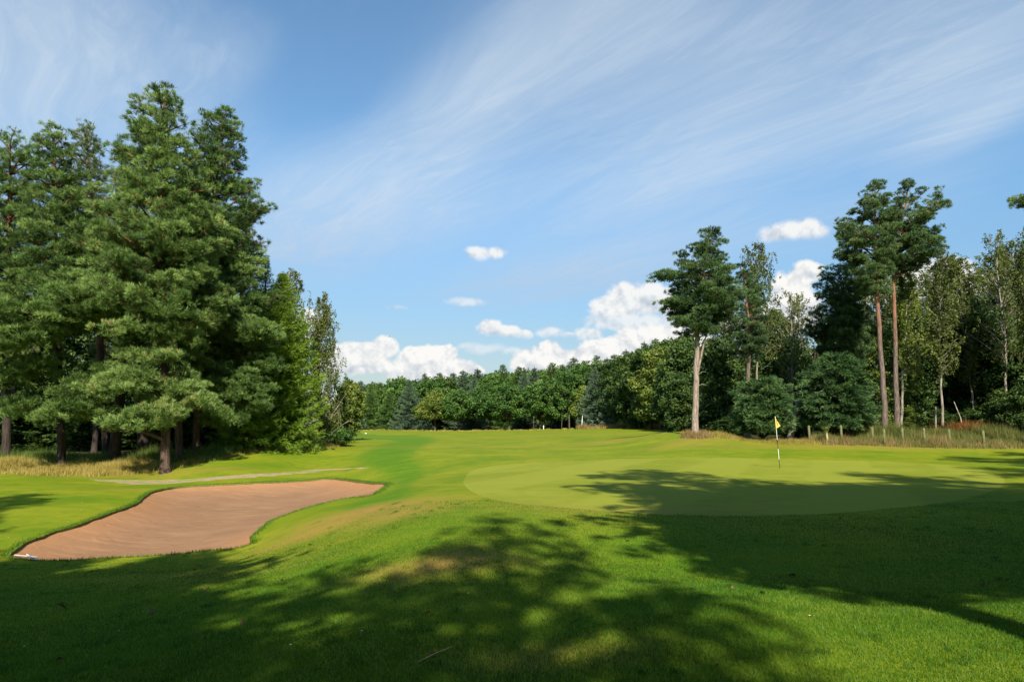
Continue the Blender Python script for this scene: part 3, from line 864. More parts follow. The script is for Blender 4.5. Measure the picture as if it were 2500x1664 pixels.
def build_broad(S, root, mats, seed, n_cl=150, per=60, cr=.75, leaf=.16, r0=.16, tfrac=.75, shell=.35, weep=0.0, depth=1.0, up=.4, airy=1.0):
    rg = np.random.default_rng(seed)
    bark, lf = mats
    make_trunk(S, r0, tfrac, bark, root, rg, 8)
    H, zb = S.H, S.zb
    zz = np.linspace(zb, H, 40); wd = np.interp(zz, S.z, S.xr - S.xl)
    cdf = np.cumsum(wd + .1); cdf /= cdf[-1]
    cl, limbs = [], []
    lump = rg.uniform(0, 2 * PI, 4)
    for i in range(n_cl):
        z = np.interp((i + rg.uniform(0, 1)) / n_cl, cdf, zz)
        a = rg.uniform(0, 2 * PI)
        R = S.R(z, a) * depth ** abs(math.sin(a))
        R *= 1 + .16 * math.sin(3 * a + lump[0] + z * 1.1) + .10 * math.sin(5 * a + lump[1] - z * 2.2)
        rr = R * (1 - shell * rg.uniform(0, 1) ** 1.3 * 1.6) - cr * .35
        c = S.trunk(z) + np.array([math.cos(a) * rr, math.sin(a) * rr, 0])
        cl.append((*c, cr * rg.uniform(.6, 1.2), rg.uniform(-.2, .2)))
        if i % 4 == 0:
            zs = max(zb * .7, z - R * .8)
            p0 = S.trunk(min(zs, H * tfrac))
            limbs.append(tube(np.array([p0, (p0 + c) / 2 + [0, 0, .12 * R], c]), [.05 * (r0 / .16), .03, .012], 4))
    tubes('limbs', limbs, bark, root)
    cl = np.array(cl)
    idx = np.repeat(np.arange(n_cl), per); m = len(idx)
    d = unit(rg.normal(0, 1, (m, 3))); rr = rg.uniform(.25, 1, (m, 1)) ** .6
    rad = cl[idx, 3:4]
    p = cl[idx, :3] + d * rr * rad * np.array([1, 1, .72])
    if weep:
        p[:, 2] -= weep * rg.uniform(0, 1, m) ** 2 * rad[:, 0] * 2
        p[:, :2] = cl[idx, :2] + (p[:, :2] - cl[idx, :2]) * .75
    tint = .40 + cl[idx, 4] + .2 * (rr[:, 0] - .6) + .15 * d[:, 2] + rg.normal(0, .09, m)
    T, tt = quads(p, leaf, leaf * .62, rg, tint, up, nrm=d * .9)
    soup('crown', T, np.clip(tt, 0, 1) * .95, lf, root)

def build_birch(S, root, mats, seed, n_br=34, strings=9, leaf=.085, r0=.12, per=16, hang=1.1, fork=0, width=1.0):
    """airy crown: ascending limbs with hanging strings of small leaves"""
    rg = np.random.default_rng(seed)
    bark, lf = mats
    make_trunk(S, r0, .96, bark, root, rg, 7)
    H, zb = S.H, S.zb
    limbs, P, tint = [], [], []
    zz = np.linspace(zb, H, 40); wd = np.interp(zz, S.z, S.xr - S.xl)
    cdf = np.cumsum(np.sqrt(wd + .1)); cdf /= cdf[-1]
    for i in range(n_br):
        z = np.interp((i + rg.uniform(0, 1)) / n_br, cdf, zz)
        a = i * 2.4 + rg.normal(0, .4)
        R = S.R(z, a) * rg.uniform(.6, 1.05)
        p0 = S.trunk(max(.35 * zb, z - R * rg.uniform(.9, 1.5)))
        tip = S.trunk(z) + np.array([math.cos(a) * R, math.sin(a) * R, -.15 * R])
        p1 = p0 * .35 + tip * .65 + np.array([0, 0, .12 * R])
        t = np.linspace(0, 1, 6)[:, None]
        C = (1 - t) ** 2 * p0 + 2 * t * (1 - t) * p1 + t * t * tip
        limbs.append(tube(C, np.linspace(.018 + .012 * R, .006, 6), 4))
        tb = rg.uniform(-.18, .18)
        for s_ in range(strings):
            tq = rg.uniform(.3, 1)
            c = (1 - tq) ** 2 * p0 + 2 * tq * (1 - tq) * p1 + tq * tq * tip + rg.normal(0, .13 * R + .06, 3)
            ln = hang * rg.uniform(.3, 1.2)
            sway = rg.normal(0, .16, 2)
            n_ = int(per * rg.uniform(.6, 1.3))
            u_ = np.sort(rg.uniform(0, 1, n_))
            q = np.stack([c[0] + sway[0] * u_ * ln + rg.normal(0, .07, n_), c[1] + sway[1] * u_ * ln + rg.normal(0, .07, n_), c[2] - ln * u_], 1)
            P.append(q); tint.append(.45 + tb + rg.normal(0, .12, n_))
            if s_ % 3 == 0: limbs.append(tube(np.array([c, c + [sway[0] * ln, sway[1] * ln, -ln]]), [.008, .003], 3))
    tubes('limbs', limbs, bark, root)
    P = np.concatenate(P); tint = np.concatenate(tint)
    T, tt = quads(P, leaf, leaf * .7, rg, tint, .25)
    soup('crown', T, np.clip(tt, 0, .95), lf, root)

def build_bush(S, root, mats, seed, n=5200, L=.30, w=.07, r0=.12):
    """dense rounded conifer of drooping flat sprays"""
    rg = np.random.default_rng(seed)
    bark, nd = mats
    make_trunk(S, r0, .8, bark, root, rg, 7)
    P, Dd, ti_, limbs = [], [], [], []
    H, zb = S.H, S.zb
    nb = n // 26
    for i in range(nb):
        z = zb + (H - zb) * (1 - (1 - rg.uniform(0, 1)) ** .8)
        a = rg.uniform(0, 2 * PI)
        R = S.R(z, a) * (1 + .16 * math.sin(a * 4 + z * 1.7) + .12 * math.sin(a * 7 - z * 2.9)) * rg.choice([rg.uniform(.62, .9), rg.uniform(.9, 1.12), rg.uniform(.9, 1.0)])
        o = np.array([math.cos(a), math.sin(a), 0])
        up_ = .25 + .9 * max(0, (z - zb) / (H - zb) - .45)
        c = S.trunk(z) + o * R + np.array([0, 0, .25 * up_])
        limbs.append(tube(np.array([S.trunk(max(.2, z - .4 * R)), (S.trunk(z) + c) / 2, c]), [.03, .02, .008], 3))
        t = rg.uniform(-1.0, .12, 26)
        sd = np.array([-o[1], o[0], 0])
        wdt = .10 + .22 * np.clip(-t, 0, 1)
        pp = c + o * t[:, None] + sd * (rg.normal(0, 1, 26) * wdt)[:, None] + np.array([0, 0, 1]) * (-.38 * (t + .7) ** 2 * (1 - up_ * .6) + up_ * t * .7 + rg.normal(0, .045, 26) + .1)[:, None]
        P.append(pp); Dd.append(unit(o + sd * rg.normal(0, .55, 26)[:, None] + np.array([0, 0, -.35 + up_ * .9]))); ti_.append(.40 + rg.uniform(-.22, .22) + .30 * t + rg.normal(0, .09, 26))
    tubes('limbs', limbs, bark, root)
    T, tt = tufts(np.concatenate(P), np.concatenate(Dd), 5, L * 1.05, w * .95, .40, rg, np.concatenate(ti_) + .1)
    soup('crown', T, np.clip(tt, 0, 1), nd, root)

B_pine = mat_bark('pine_bark', (0.085, 0.058, 0.042), (0.20, 0.085, 0.042), 5.0, 10.0)
B_shadepine = mat_bark('pine_bark_shaded', (0.050, 0.038, 0.030), (0.16, 0.07, 0.038), 6.0, 11.0)  # darker copy of the pine bark, the wood's shade put into its colour
B_pine_r = mat_bark('pine_bark_pale', (0.25, 0.20, 0.16), (0.26, 0.12, 0.065), 8.0, 11.0)
B_pine_o = mat_bark('pine_bark_orange', (0.14, 0.105, 0.085), (0.235, 0.115, 0.070), 6.5, 11.0)
B_spruce = mat_bark('spruce_bark', (0.13, 0.085, 0.06))
B_dark = mat_bark('dark_bark', (0.085, 0.07, 0.055))
B_birch = mat_bark('birch_bark', (0.36, 0.33, 0.27), bump=.4)
B_grey = mat_bark('grey_bark', (0.25, 0.22, 0.17))
L_pine = mat_leaf('pine_needles', (0.014, 0.038, 0.007), (0.092, 0.160, 0.034), (0.290, 0.400, 0.110), .18, dead=(0.26, 0.17, 0.07))
L_pine_y = mat_leaf('pine_needles_warm', (0.028, 0.050, 0.014), (0.110, 0.150, 0.044), (0.245, 0.300, 0.110), .18, dead=(0.28, 0.18, 0.07))
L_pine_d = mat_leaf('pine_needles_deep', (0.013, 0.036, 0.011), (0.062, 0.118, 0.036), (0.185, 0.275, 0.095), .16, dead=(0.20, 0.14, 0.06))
L_spruce_y = mat_leaf('spruce_needles_bright', (0.022, 0.060, 0.007), (0.105, 0.185, 0.016), (0.250, 0.350, 0.040), .34)
L_spruce_b = mat_leaf('spruce_needles_blue', (0.016, 0.040, 0.022), (0.058, 0.105, 0.062), (0.150, 0.215, 0.130), .18)
L_spruce_g = mat_leaf('spruce_needles_green', (0.014, 0.042, 0.010), (0.052, 0.110, 0.020), (0.125, 0.205, 0.045), .22)
L_bush = mat_leaf('bush_needles', (0.016, 0.048, 0.014), (0.072, 0.140, 0.042), (0.200, 0.300, 0.095), .20, dead=(0.24, 0.20, 0.09))
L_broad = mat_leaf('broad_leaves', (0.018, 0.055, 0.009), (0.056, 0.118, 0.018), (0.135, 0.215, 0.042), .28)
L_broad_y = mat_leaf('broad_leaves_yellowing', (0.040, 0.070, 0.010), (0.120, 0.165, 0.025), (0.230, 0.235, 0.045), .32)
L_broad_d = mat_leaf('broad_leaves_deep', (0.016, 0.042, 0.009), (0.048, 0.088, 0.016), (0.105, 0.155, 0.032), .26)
L_birch = mat_leaf('birch_leaves', (0.032, 0.048, 0.010), (0.100, 0.128, 0.024), (0.205, 0.225, 0.055), .34)

TREES = []
def tree(name, label, cat, Y, base, trunk, prof, builder, mats, seed, group=None, **kw):
    S = Shape(Y, base, trunk, prof)
    root = empty(name, S.loc, -S.th)
    tag(root, label, cat, group)
    root['h_m'] = float(S.H)
    builder(S, root, mats, seed, **kw)
    TREES.append(root)
    return root, S
def copy_tree(src, name, label, cat, loc, scale, rz, group=None, leaf=None, parts=True):
    r = src.copy(); COL.objects.link(r)
    r.name = name
    for key in ('label', 'category', 'group'):
        if key in r.keys(): del r[key]
    tag(r, label, cat, group)
    r.location = loc; r.rotation_euler = (0, 0, rz); r.scale = scale
    for ch in list(src.children):
        c = ch.copy(); COL.objects.link(c); c.parent = r
    return r
def local(S, px, py):
    q = at(px, py, S.loc[1]); return (q[0] - S.loc[0]) * math.cos(S.th), q[2] - S.loc[2]

# ------------------------------------------------------------------ the wood on the left
GL = 'tall pines at the front of the left-hand wood'
GI = 'trees inside the left-hand wood'
prof1 = [(219, 398, 406), (241, 325, 446), (300, 285, 455), (353, 268, 490), (423, 275, 520), (500, 240, 545), (600, 200, 570), (700, 190, 570), (790, 225, 560), (850, 300, 520)]
S1 = Shape(41, 403, [(403, 700), (400, 222)], prof1)
def bgh(S, lst): 
    o = []
    for (x0, y0, x1, y1, d0, d1, th, n) in lst:
        a = local(S, x0, y0); b = local(S, x1, y1); o.append((a[0], a[1], d0, b[0], b[1], d1, th, n))
    return o
p1, _ = tree('pine_tree', 'tallest pine of the left wood, its pointed top highest in the picture', 'pine tree', 41, 403, [(403, 700), (400, 222)], prof1, build_pine, (B_pine, L_pine), 21, GL,
     k_br=1.25, padr=.80, r0=.27, t_n=34, boughs=bgh(S1, [
         (330, 905, 230, 965, -.5, -1.8, .8, 16), (420, 925, 310, 950, -1, -2.0, .7, 14), (440, 900, 480, 1000, -.6, -1.2, .9, 20), (390, 960, 420, 1040, -.6, -1.8, .8, 18), (440, 955, 500, 990, -1.0, -1.8, .7, 12), (330, 1010, 300, 1040, -1.4, -2.0, .6, 9), (300, 1050, 350, 1015, -1.6, -.8, .6, 9),
         (360, 800, 300, 815, -.8, -2.0, .9, 12), (430, 870, 350, 880, -.9, -1.5, .8, 14)]))
prof2 = [(256, 552, 560), (285, 480, 590), (312, 456, 603), (359, 450, 615), (392, 440, 640), (407, 440, 668), (425, 440, 640), (450, 430, 590), (471, 430, 668), (510, 430, 655), (551, 420, 663), (582, 420, 690), (614, 420, 640), (678, 420, 690), (740, 430, 690), (800, 440, 690), (837, 450, 668), (860, 470, 640)]
S2 = Shape(46, 478, [(500, 700), (545, 265)], prof2)
tree('pine_tree', 'broad pine right of the tallest one, with long arms reaching over the spruces', 'pine tree', 46, 478, [(500, 700), (545, 265)], prof2, build_pine, (B_pine, L_pine), 22, GL,
     k_br=1.3, padr=.82, r0=.23, t_n=34, boughs=bgh(S2, [(540, 780, 670, 830, -1.5, -2.4, 1.2, 44), (500, 920, 640, 960, -1.4, -2.2, 1.0, 32), (560, 960, 640, 1000, -1.2, -2.0, .7, 18), (470, 880, 560, 930, -1.2, -1.8, .9, 22), (500, 990, 580, 1035, -1.2, -2.2, .8, 18), (440, 960, 400, 1000, -1.4, -2.4, .7, 12), (590, 860, 680, 900, -1.2, -2.0, .8, 18)]))
prof3 = [(326, 30, 45), (345, -30, 90), (400, -60, 110), (500, -90, 130), (600, -110, 120), (690, -120, 130), (745, -60, 90)]
S3 = Shape(46, 15, [(25, 330)], prof3)
tree('pine_tree', 'pine at the left border of the photo, on a thick trunk', 'pine tree', 46, 15, [(25, 330)], prof3, build_pine, (B_shadepine, L_pine), 23, GL, k_br=1.0, padr=.85, r0=.28, t_n=32, boughs=bgh(S3, [(40, 850, -30, 880, -2.0, -3.2, 1.0, 26), (60, 905, 0, 945, -2.0, -2.6, .8, 12)]))
prof4 = [(318, 118, 150), (345, 80, 190), (420, 60, 220), (520, 50, 250), (640, 40, 260), (700, 50, 270), (745, 90, 230)]
S4 = Shape(43, 150, [(130, 325)], prof4)
tree('pine_tree', 'pine with a two-pronged top left of the tallest one, long pale lower bough', 'pine tree', 43, 150, [(130, 325)], prof4, build_pine, (B_shadepine, L_pine), 24, GL, k_br=1.15, padr=.82, r0=.25, t_n=33,
     boughs=bgh(S4, [(270, 765, -40, 815, -3.0, -4.6, 1.5, 120), (310, 745, 130, 770, -2.6, -3.6, 1.3, 60), (120, 842, -60, 862, -3.8, -4.4, 1.0, 34), (240, 795, 90, 812, -3.4, -4.4, 1.1, 36), (260, 915, 150, 965, -2.0, -3.4, .9, 26), (210, 985, 100, 1032, -2.4, -3.6, .7, 18), (275, 985, 200, 1025, -2.0, -3.0, .7, 14), (120, 900, 20, 935, -2.4, -3.6, .8, 20), (90, 985, 20, 1015, -2.4, -3.4, .6, 10)]))
prof5 = [(318, 208, 222), (340, 165, 235), (400, 150, 260), (450, 150, 262), (520, 140, 270), (620, 130, 290), (720, 140, 310), (800, 190, 300)]
tree('pine_tree', 'slimmer pine tucked between the two-pronged pine and the tallest pine', 'pine tree', 50, 262, [(212, 325)], prof5, build_pine, (B_shadepine, L_pine_y), 25, GL, k_br=1.0, padr=.85, r0=.30, t_n=30)
prof6 = [(430, 455, 475), (480, 420, 520), (560, 400, 540), (680, 390, 560), (800, 400, 560), (840, 420, 540)]
tree('pine_tree', 'grey-stemmed pine standing just right of the tallest pine trunk', 'pine tree', 45, 437, [(450, 700), (465, 440)], prof6, build_pine, (B_pine, L_pine_y), 26, GL, k_br=.8, padr=.85, r0=.25, t_n=28)
prof7 = [(420, 320, 340), (480, 280, 380), (600, 250, 420), (760, 260, 420), (830, 280, 400)]
tree('pine_tree', 'dark thick-stemmed pine left of the tallest pine trunk', 'pine tree', 47, 350, [(330, 430)], prof7, build_pine, (B_shadepine, L_pine_y), 27, GL, k_br=.7, padr=.85, r0=.38, t_n=28)
prof8 = [(420, 270, 290), (480, 240, 320), (600, 220, 350), (760, 220, 360), (840, 240, 330)]
pn8, _ = tree('pine_tree', 'leaning dark pine stem beside the thick-stemmed one', 'pine tree', 45, 278, [(300, 900), (290, 430)], prof8, build_pine, (B_shadepine, L_pine_y), 28, GL, k_br=.7, padr=.85, r0=.34, t_n=28)
print('pines left', round(time.time() - T0, 1))
# spruces and birches at the right end of the left wood
sp1, _ = tree('spruce_tree', 'bright green spruce sweeping to the ground at the end of the left wood', 'spruce tree', 52, 668, [(690, 690)], [(666, 688, 694), (720, 655, 722), (800, 620, 752), (880, 590, 778), (960, 560, 800), (1040, 530, 812), (1078, 520, 806)], build_spruce, (B_spruce, L_spruce_y), 31, k=1.5, step=.42, nper=14, L=.36, droop=.58, fan=4)
sp2, _ = tree('spruce_tree', 'spruce with a thin spire just clear of the pines', 'spruce tree', 57, 645, [(648, 625)], [(622, 646, 650), (680, 632, 664), (760, 610, 690), (860, 580, 715), (960, 550, 740), (1060, 540, 750)], build_spruce, (B_spruce, L_spruce_g), 32, k=1.0, step=.40, L=.36)
sp3, _ = tree('spruce_tree', 'low dark spruce half under the right-hand pine arms', 'spruce tree', 49, 600, [(605, 800)], [(790, 602, 608), (860, 570, 640), (940, 545, 670), (1020, 520, 690), (1085, 520, 690)], build_spruce, (B_spruce, L_spruce_y), 33, k=1.1, step=.36, L=.36, droop=.5)
bi1, _ = tree('birch_tree', 'feathery pale birch top rising behind the bright spruce', 'birch tree', 60, 720, [(705, 665)], [(652, 695, 722), (680, 670, 755), (750, 665, 775), (820, 670, 780), (900, 680, 780)], build_birch, (B_birch, L_birch), 34, n_br=62, strings=12, per=17)
bi2, _ = tree('birch_tree', 'tall narrow birch with a bare pale stem beside the fairway', 'birch tree', 62, 800, [(775, 950), (790, 720)], [(716, 782, 794), (740, 765, 812), (800, 760, 835), (860, 765, 845), (930, 780, 850), (1000, 790, 860), (1040, 800, 870)], build_birch, (B_birch, L_birch), 35, n_br=74, strings=14, per=20, hang=1.6)
br1, _ = tree('broadleaf_tree', 'rounded yellow-green small tree at the far end of the left wood', 'broadleaf tree', 72, 855, [(855, 945)], [(932, 845, 858), (950, 815, 880), (990, 800, 893), (1030, 800, 880), (1055, 810, 870)], build_broad, (B_grey, L_broad_y), 36, n_cl=120, per=70, leaf=.15, cr=.7)
tree('shrub', 'small dark leafy shrub at the foot of the narrow birch', 'shrub', 58, 835, [(835, 1050)], [(1048, 825, 850), (1060, 800, 868), (1075, 805, 865)], build_broad, (B_dark, L_broad), 37, n_cl=34, per=60, leaf=.12, cr=.45, r0=.05)
# depth of the wood
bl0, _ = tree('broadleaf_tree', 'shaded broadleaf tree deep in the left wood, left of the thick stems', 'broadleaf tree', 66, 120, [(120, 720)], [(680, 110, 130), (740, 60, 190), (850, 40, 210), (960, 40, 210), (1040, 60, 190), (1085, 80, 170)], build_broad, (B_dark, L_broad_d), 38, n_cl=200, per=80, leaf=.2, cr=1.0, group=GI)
where = ['far behind the pine on the left border', 'behind the two-pronged pine', 'behind the slimmer pine', 'behind the leaning dark stem', 'behind the tallest pine', 'behind the grey-stemmed pine', 'behind the broad armed pine', 'behind the low dark spruce', 'behind the bright green spruce']
for i, px in enumerate([-60, 60, 190, 290, 380, 450, 530, 600, 690]):
    q = ground_pt(px, 72 + 5 * (i % 3))
    s = 1.0 + .15 * rs.uniform(-1, 1)
    copy_tree(bl0, 'broadleaf_tree', 'shaded broadleaf tree in the left wood ' + where[i], 'broadleaf tree', q, (s, s, s * 1.05), rs.uniform(0, 6), GI)
for i, px in enumerate([-100, 20, 110, 230, 330, 500, 570]):
    q = ground_pt(px, 56 + 6 * (i % 3))
    s = .92 + .1 * rs.uniform(-1, 1)
    copy_tree(pn8, 'pine_tree', 'inner pine of the left wood standing ' + ['beyond the left border', 'behind the pine on the left border', 'behind the two-pronged pine', 'behind the slimmer pine', 'between the dark stems', 'left of the orange lit stem', 'at the spruce edge'][i], 'pine tree', q, (s * .8, s * .8, s), rs.uniform(0, 6), GI)
for i, (px, Y, s) in enumerate([(0, 58, .8), (95, 60, .75), (205, 60, .8), (310, 60, .75), (420, 60, .75), (500, 60, .7), (545, 61, .7)]):
    q = ground_pt(px, Y)
    copy_tree(bl0, 'undergrowth_shrub', 'dark undergrowth shrub in the left wood ' + ['at the left border', 'under the long pale bough', 'between bough and dark stems', 'behind the dark stems', 'right of the tallest pine trunk', 'under the broad armed pine', 'beside the low spruce'][i], 'shrub', q - np.array([0, 0, .9]), (s, s, s * .42), rs.uniform(0, 6), GI)
print('left wood', round(time.time() - T0, 1))

# ------------------------------------------------------------------ pines and trees on the right
rp1prof = [(555, 1728, 1740), (576, 1700, 1768), (603, 1668, 1778), (642, 1640, 1784), (668, 1612, 1800), (680, 1600, 1812), (700, 1640, 1815), (720, 1640, 1812), (740, 1620, 1808), (758, 1612, 1800), (783, 1638, 1785), (808, 1665, 1775)]
rS1 = Shape(50, 1697, [(1700, 900), (1702, 825), (1712, 700), (1733, 562)], rp1prof)
fk = local(rS1, 1706, 900); fk2 = local(rS1, 1727, 822); b1 = local(rS1, 1708, 915); b2 = local(rS1, 1722, 908); b3 = local(rS1, 1708, 942); b4 = local(rS1, 1724, 940)
tree('pine_tree', 'lone pine with a tall bare pale trunk at the corner of the right-hand wood', 'pine tree', 50, 1697, [(1700, 900), (1702, 825), (1712, 700), (1733, 562)], rp1prof, build_pine, (B_pine_r, L_pine_d), 41,
     k_br=1.3, padr=.70, r0=.25, t_n=34, L=.26, rise=.35, t0=.34, flat=.85, boughs=bgh(rS1, [(1680, 665, 1608, 680, 0, -.2, .5, 9), (1675, 745, 1618, 755, -.4, -.7, .6, 10), (1700, 780, 1650, 790, -.6, -1.0, .6, 10), (1740, 760, 1810, 720, -.3, -.5, .7, 12)]),
     bare=[(fk[0] - .1, fk[1] - .3, fk2[0], fk2[1] + .4, .11), (b1[0] - .1, b1[1], b2[0] + .05, b2[1], .03), (b3[0] - .1, b3[1], b4[0] + .05, b4[1], .03)])
tree('pine_tree', 'smaller orange-stemmed pine rising behind the first dark conifer bush', 'pine tree', 57, 1826, [(1829, 825), (1820, 700), (1812, 645)], [(642, 1800, 1825), (660, 1790, 1845), (690, 1785, 1872), (730, 1790, 1866), (768, 1782, 1868), (806, 1775, 1875), (844, 1768, 1882), (866, 1790, 1860)], build_pine, (B_pine_o, L_pine_d), 42,
     k_br=.95, padr=.68, r0=.22, t_n=30, L=.26, t0=.36, flat=.85)
bR3, _ = tree('birch_tree', 'rounded golden-green birch crown right of the lone pine', 'birch tree', 66, 1850, [(1846, 600)], [(586, 1835, 1855), (605, 1805, 1880), (640, 1802, 1900), (690, 1810, 1915), (760, 1815, 1910), (840, 1820, 1900)], build_birch, (B_grey, L_birch), 43, n_br=80, strings=13, per=14, hang=.75)
bR4, _ = tree('birch_tree', 'thin see-through birch in front of the bright cloud', 'birch tree', 68, 1935, [(1932, 705)], [(698, 1920, 1945), (730, 1880, 1970), (790, 1880, 1985), (860, 1880, 1980), (920, 1900, 1960)], build_birch, (B_grey, L_birch), 44, n_br=44, strings=8, per=12, hang=1.0)
tree('pine_tree', 'dark drooping pine leaning out left of the two tall twin pines', 'pine tree', 60, 2085, [(2080, 850), (2045, 645)], [(638, 2012, 2050), (660, 1985, 2080), (700, 1975, 2110), (760, 1975, 2125), (810, 1955, 2130), (850, 1990, 2125), (880, 2030, 2110)], build_pine, (B_dark, L_pine_d), 45, k_br=1.5, padr=.72, r0=.16, t_n=30, L=.28, droop=.5, t0=.2)
rS5p = [(440, 2128, 2142), (465, 2098, 2178), (489, 2080, 2195), (530, 2036, 2205), (560, 2028, 2200), (580, 2014, 2200), (610, 2032, 2190), (660, 2056, 2180), (715, 2085, 2170)]
tw, _ = tree('pine_tree', 'left one of the two tall slender twin pines above the fence posts', 'pine tree', 54, 2163, [(2146, 779), (2140, 712), (2136, 446)], rS5p, build_pine, (B_pine_o, L_pine_d), 46, k_br=1.5, padr=.66, r0=.24, t_n=32, L=.26, rise=.35, t0=.30, flat=.85)
rS6p = [(441, 2218, 2226), (460, 2195, 2245), (480, 2180, 2272), (500, 2168, 2318), (512, 2164, 2338), (530, 2160, 2305), (552, 2158, 2310), (590, 2150, 2304), (605, 2150, 2316), (635, 2160, 2322), (655, 2180, 2270)]
tree('pine_tree', 'right one of the two tall slender twin pines, one branch pointing right', 'pine tree', 56, 2191, [(2187, 846), (2180, 650), (2221, 446)], rS6p, build_pine, (B_pine_o, L_pine_d), 47, k_br=1.25, padr=.62, r0=.23, t_n=28, L=.26, rise=.45, t0=.36, flat=.8)
tree('larch_tree', 'grey-stemmed larch with soft green tufts just right of the twin pines', 'larch tree', 58, 2200, [(2204, 869), (2213, 802), (2209, 660)], [(650, 2200, 2215), (700, 2185, 2245), (760, 2185, 2270), (800, 2180, 2285), (850, 2185, 2280), (880, 2195, 2260)], build_birch, (B_grey, L_broad_y), 48, n_br=44, strings=12, per=18, leaf=.09, hang=.7)
bR7, _ = tree('birch_tree', 'slim birch with a straight stem right of the twin pines', 'birch tree', 60, 2302, [(2294, 828), (2294, 660)], [(652, 2275, 2315), (672, 2250, 2345), (730, 2246, 2356), (820, 2255, 2352), (900, 2275, 2330)], build_birch, (B_grey, L_birch), 49, n_br=52, strings=12, per=14, hang=.7)
bR8, _ = tree('birch_tree', 'tall wispy birch whose forked grey top stands against the sky near the right border', 'birch tree', 62, 2456, [(2455, 840), (2434, 650), (2432, 560)], [(552, 2415, 2450), (575, 2392, 2460), (640, 2385, 2462), (700, 2340, 2490), (780, 2340, 2495), (850, 2380, 2480)], build_birch, (B_grey, L_birch), 50, n_br=56, strings=9, per=11, hang=.8)
bR9, _ = tree('birch_tree', 'drooping birch cut off by the right border of the photo', 'birch tree', 57, 2520, [(2515, 560)], [(545, 2500, 2525), (590, 2478, 2560), (680, 2472, 2580), (760, 2480, 2570), (840, 2490, 2560)], build_birch, (B_grey, L_birch), 51, n_br=70, strings=12, per=16, hang=1.5)
eS = Shape(44, 2610, [(2610, 420)], [(415, 2600, 2620), (450, 2550, 2680), (500, 2520, 2700), (600, 2530, 2690), (650, 2560, 2660)])
tree('pine_tree', 'pine outside the right border with one dark branch tip showing', 'pine tree', 44, 2610, [(2610, 420)], [(415, 2600, 2620), (450, 2550, 2680), (500, 2535, 2700), (600, 2540, 2690), (650, 2560, 2660)], build_pine, (B_pine_o, L_pine_d), 52, k_br=1.0, padr=.7, r0=.25, t_n=28, L=.25,
     boughs=bgh(eS, [(2560, 492, 2478, 492, 0, 0, .35, 12), (2520, 480, 2495, 478, 0, 0, .3, 4)]))
bu1, _ = tree('conifer_bush', 'dark blue-green conifer bush behind the flag', 'conifer bush', 51, 1863, [(1863, 935)], [(925, 1845, 1885), (940, 1810, 1915), (970, 1795, 1928), (1010, 1792, 1930), (1040, 1800, 1925), (1055, 1815, 1910)], build_bush, (B_dark, L_bush), 61, n=13000, L=.26)
bu2, _ = tree('conifer_bush', 'taller dark blue-green conifer bush below the twin pines', 'conifer bush', 53, 2045, [(2045, 880)], [(866, 2025, 2060), (885, 1990, 2095), (920, 1962, 2112), (960, 1955, 2122), (1010, 1962, 2128), (1045, 1975, 2115)], build_bush, (B_dark, L_bush), 62, n=17000, L=.28)
# leaning grey stem between the bushes, dead sticks
def stick(name, label, cat, a, b, Y, r0, r1, mat, mid=None, dz0=-.2):
    A_, B_ = at(*a, Y), at(*b, Y)
    A_[2] = h1(A_[0], A_[1]) + dz0
    pts_ = [A_, (A_ + B_) / 2 + (mid if mid is not None else [0, .05, 0]), B_]
    root = np.array(pts_[0]); P = np.array(pts_) - root
    V, Fq = tube(P, [r0, (r0 + r1) / 2, r1], 7)
    o = link(name, mesh_np(name, V, Fq, smooth=True), mat)
    o.location = root
    tag(o, label, cat)
stick('leaning_trunk', 'bare grey trunk leaning right between the two conifer bushes', 'tree trunk', (1925, 1050), (1962, 945), 55, .26, .20, B_grey)
stick('dead_tree', 'dark thin stem leaning left behind the flag bush', 'tree trunk', (1968, 1050), (1950, 960), 56, .13, .07, B_dark)
stick('dead_branch', 'bent bare stick in the bracken right of the slim birch', 'branch', (2352, 1030), (2329, 980), 58, .05, .03, B_birch, [.12, 0, .2])
stick('tree_stump', 'short pale broken stem left of the slim birch', 'tree stump', (2283, 1030), (2284, 992), 60, .09, .07, B_grey)
# fillers of the right wood
GR = 'trees massed inside the right-hand wood'
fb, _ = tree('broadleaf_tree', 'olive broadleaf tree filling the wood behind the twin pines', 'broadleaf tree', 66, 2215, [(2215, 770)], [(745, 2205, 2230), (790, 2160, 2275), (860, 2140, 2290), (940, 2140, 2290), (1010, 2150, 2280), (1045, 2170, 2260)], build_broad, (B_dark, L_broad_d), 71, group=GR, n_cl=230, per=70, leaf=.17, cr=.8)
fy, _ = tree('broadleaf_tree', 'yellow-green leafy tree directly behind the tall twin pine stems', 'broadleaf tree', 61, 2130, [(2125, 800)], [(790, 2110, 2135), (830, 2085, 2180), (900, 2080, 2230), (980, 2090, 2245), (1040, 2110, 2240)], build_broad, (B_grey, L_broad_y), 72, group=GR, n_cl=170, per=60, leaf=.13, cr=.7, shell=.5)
fd, _ = tree('broadleaf_tree', 'dark broadleaf tree in shade right behind the lone pine', 'broadleaf tree', 66, 1760, [(1760, 840)], [(830, 1750, 1770), (870, 1700, 1810), (930, 1690, 1830), (1000, 1700, 1830), (1050, 1710, 1810)], build_broad, (B_dark, L_broad_d), 73, group=GR, n_cl=200, per=70, leaf=.17, cr=.8)
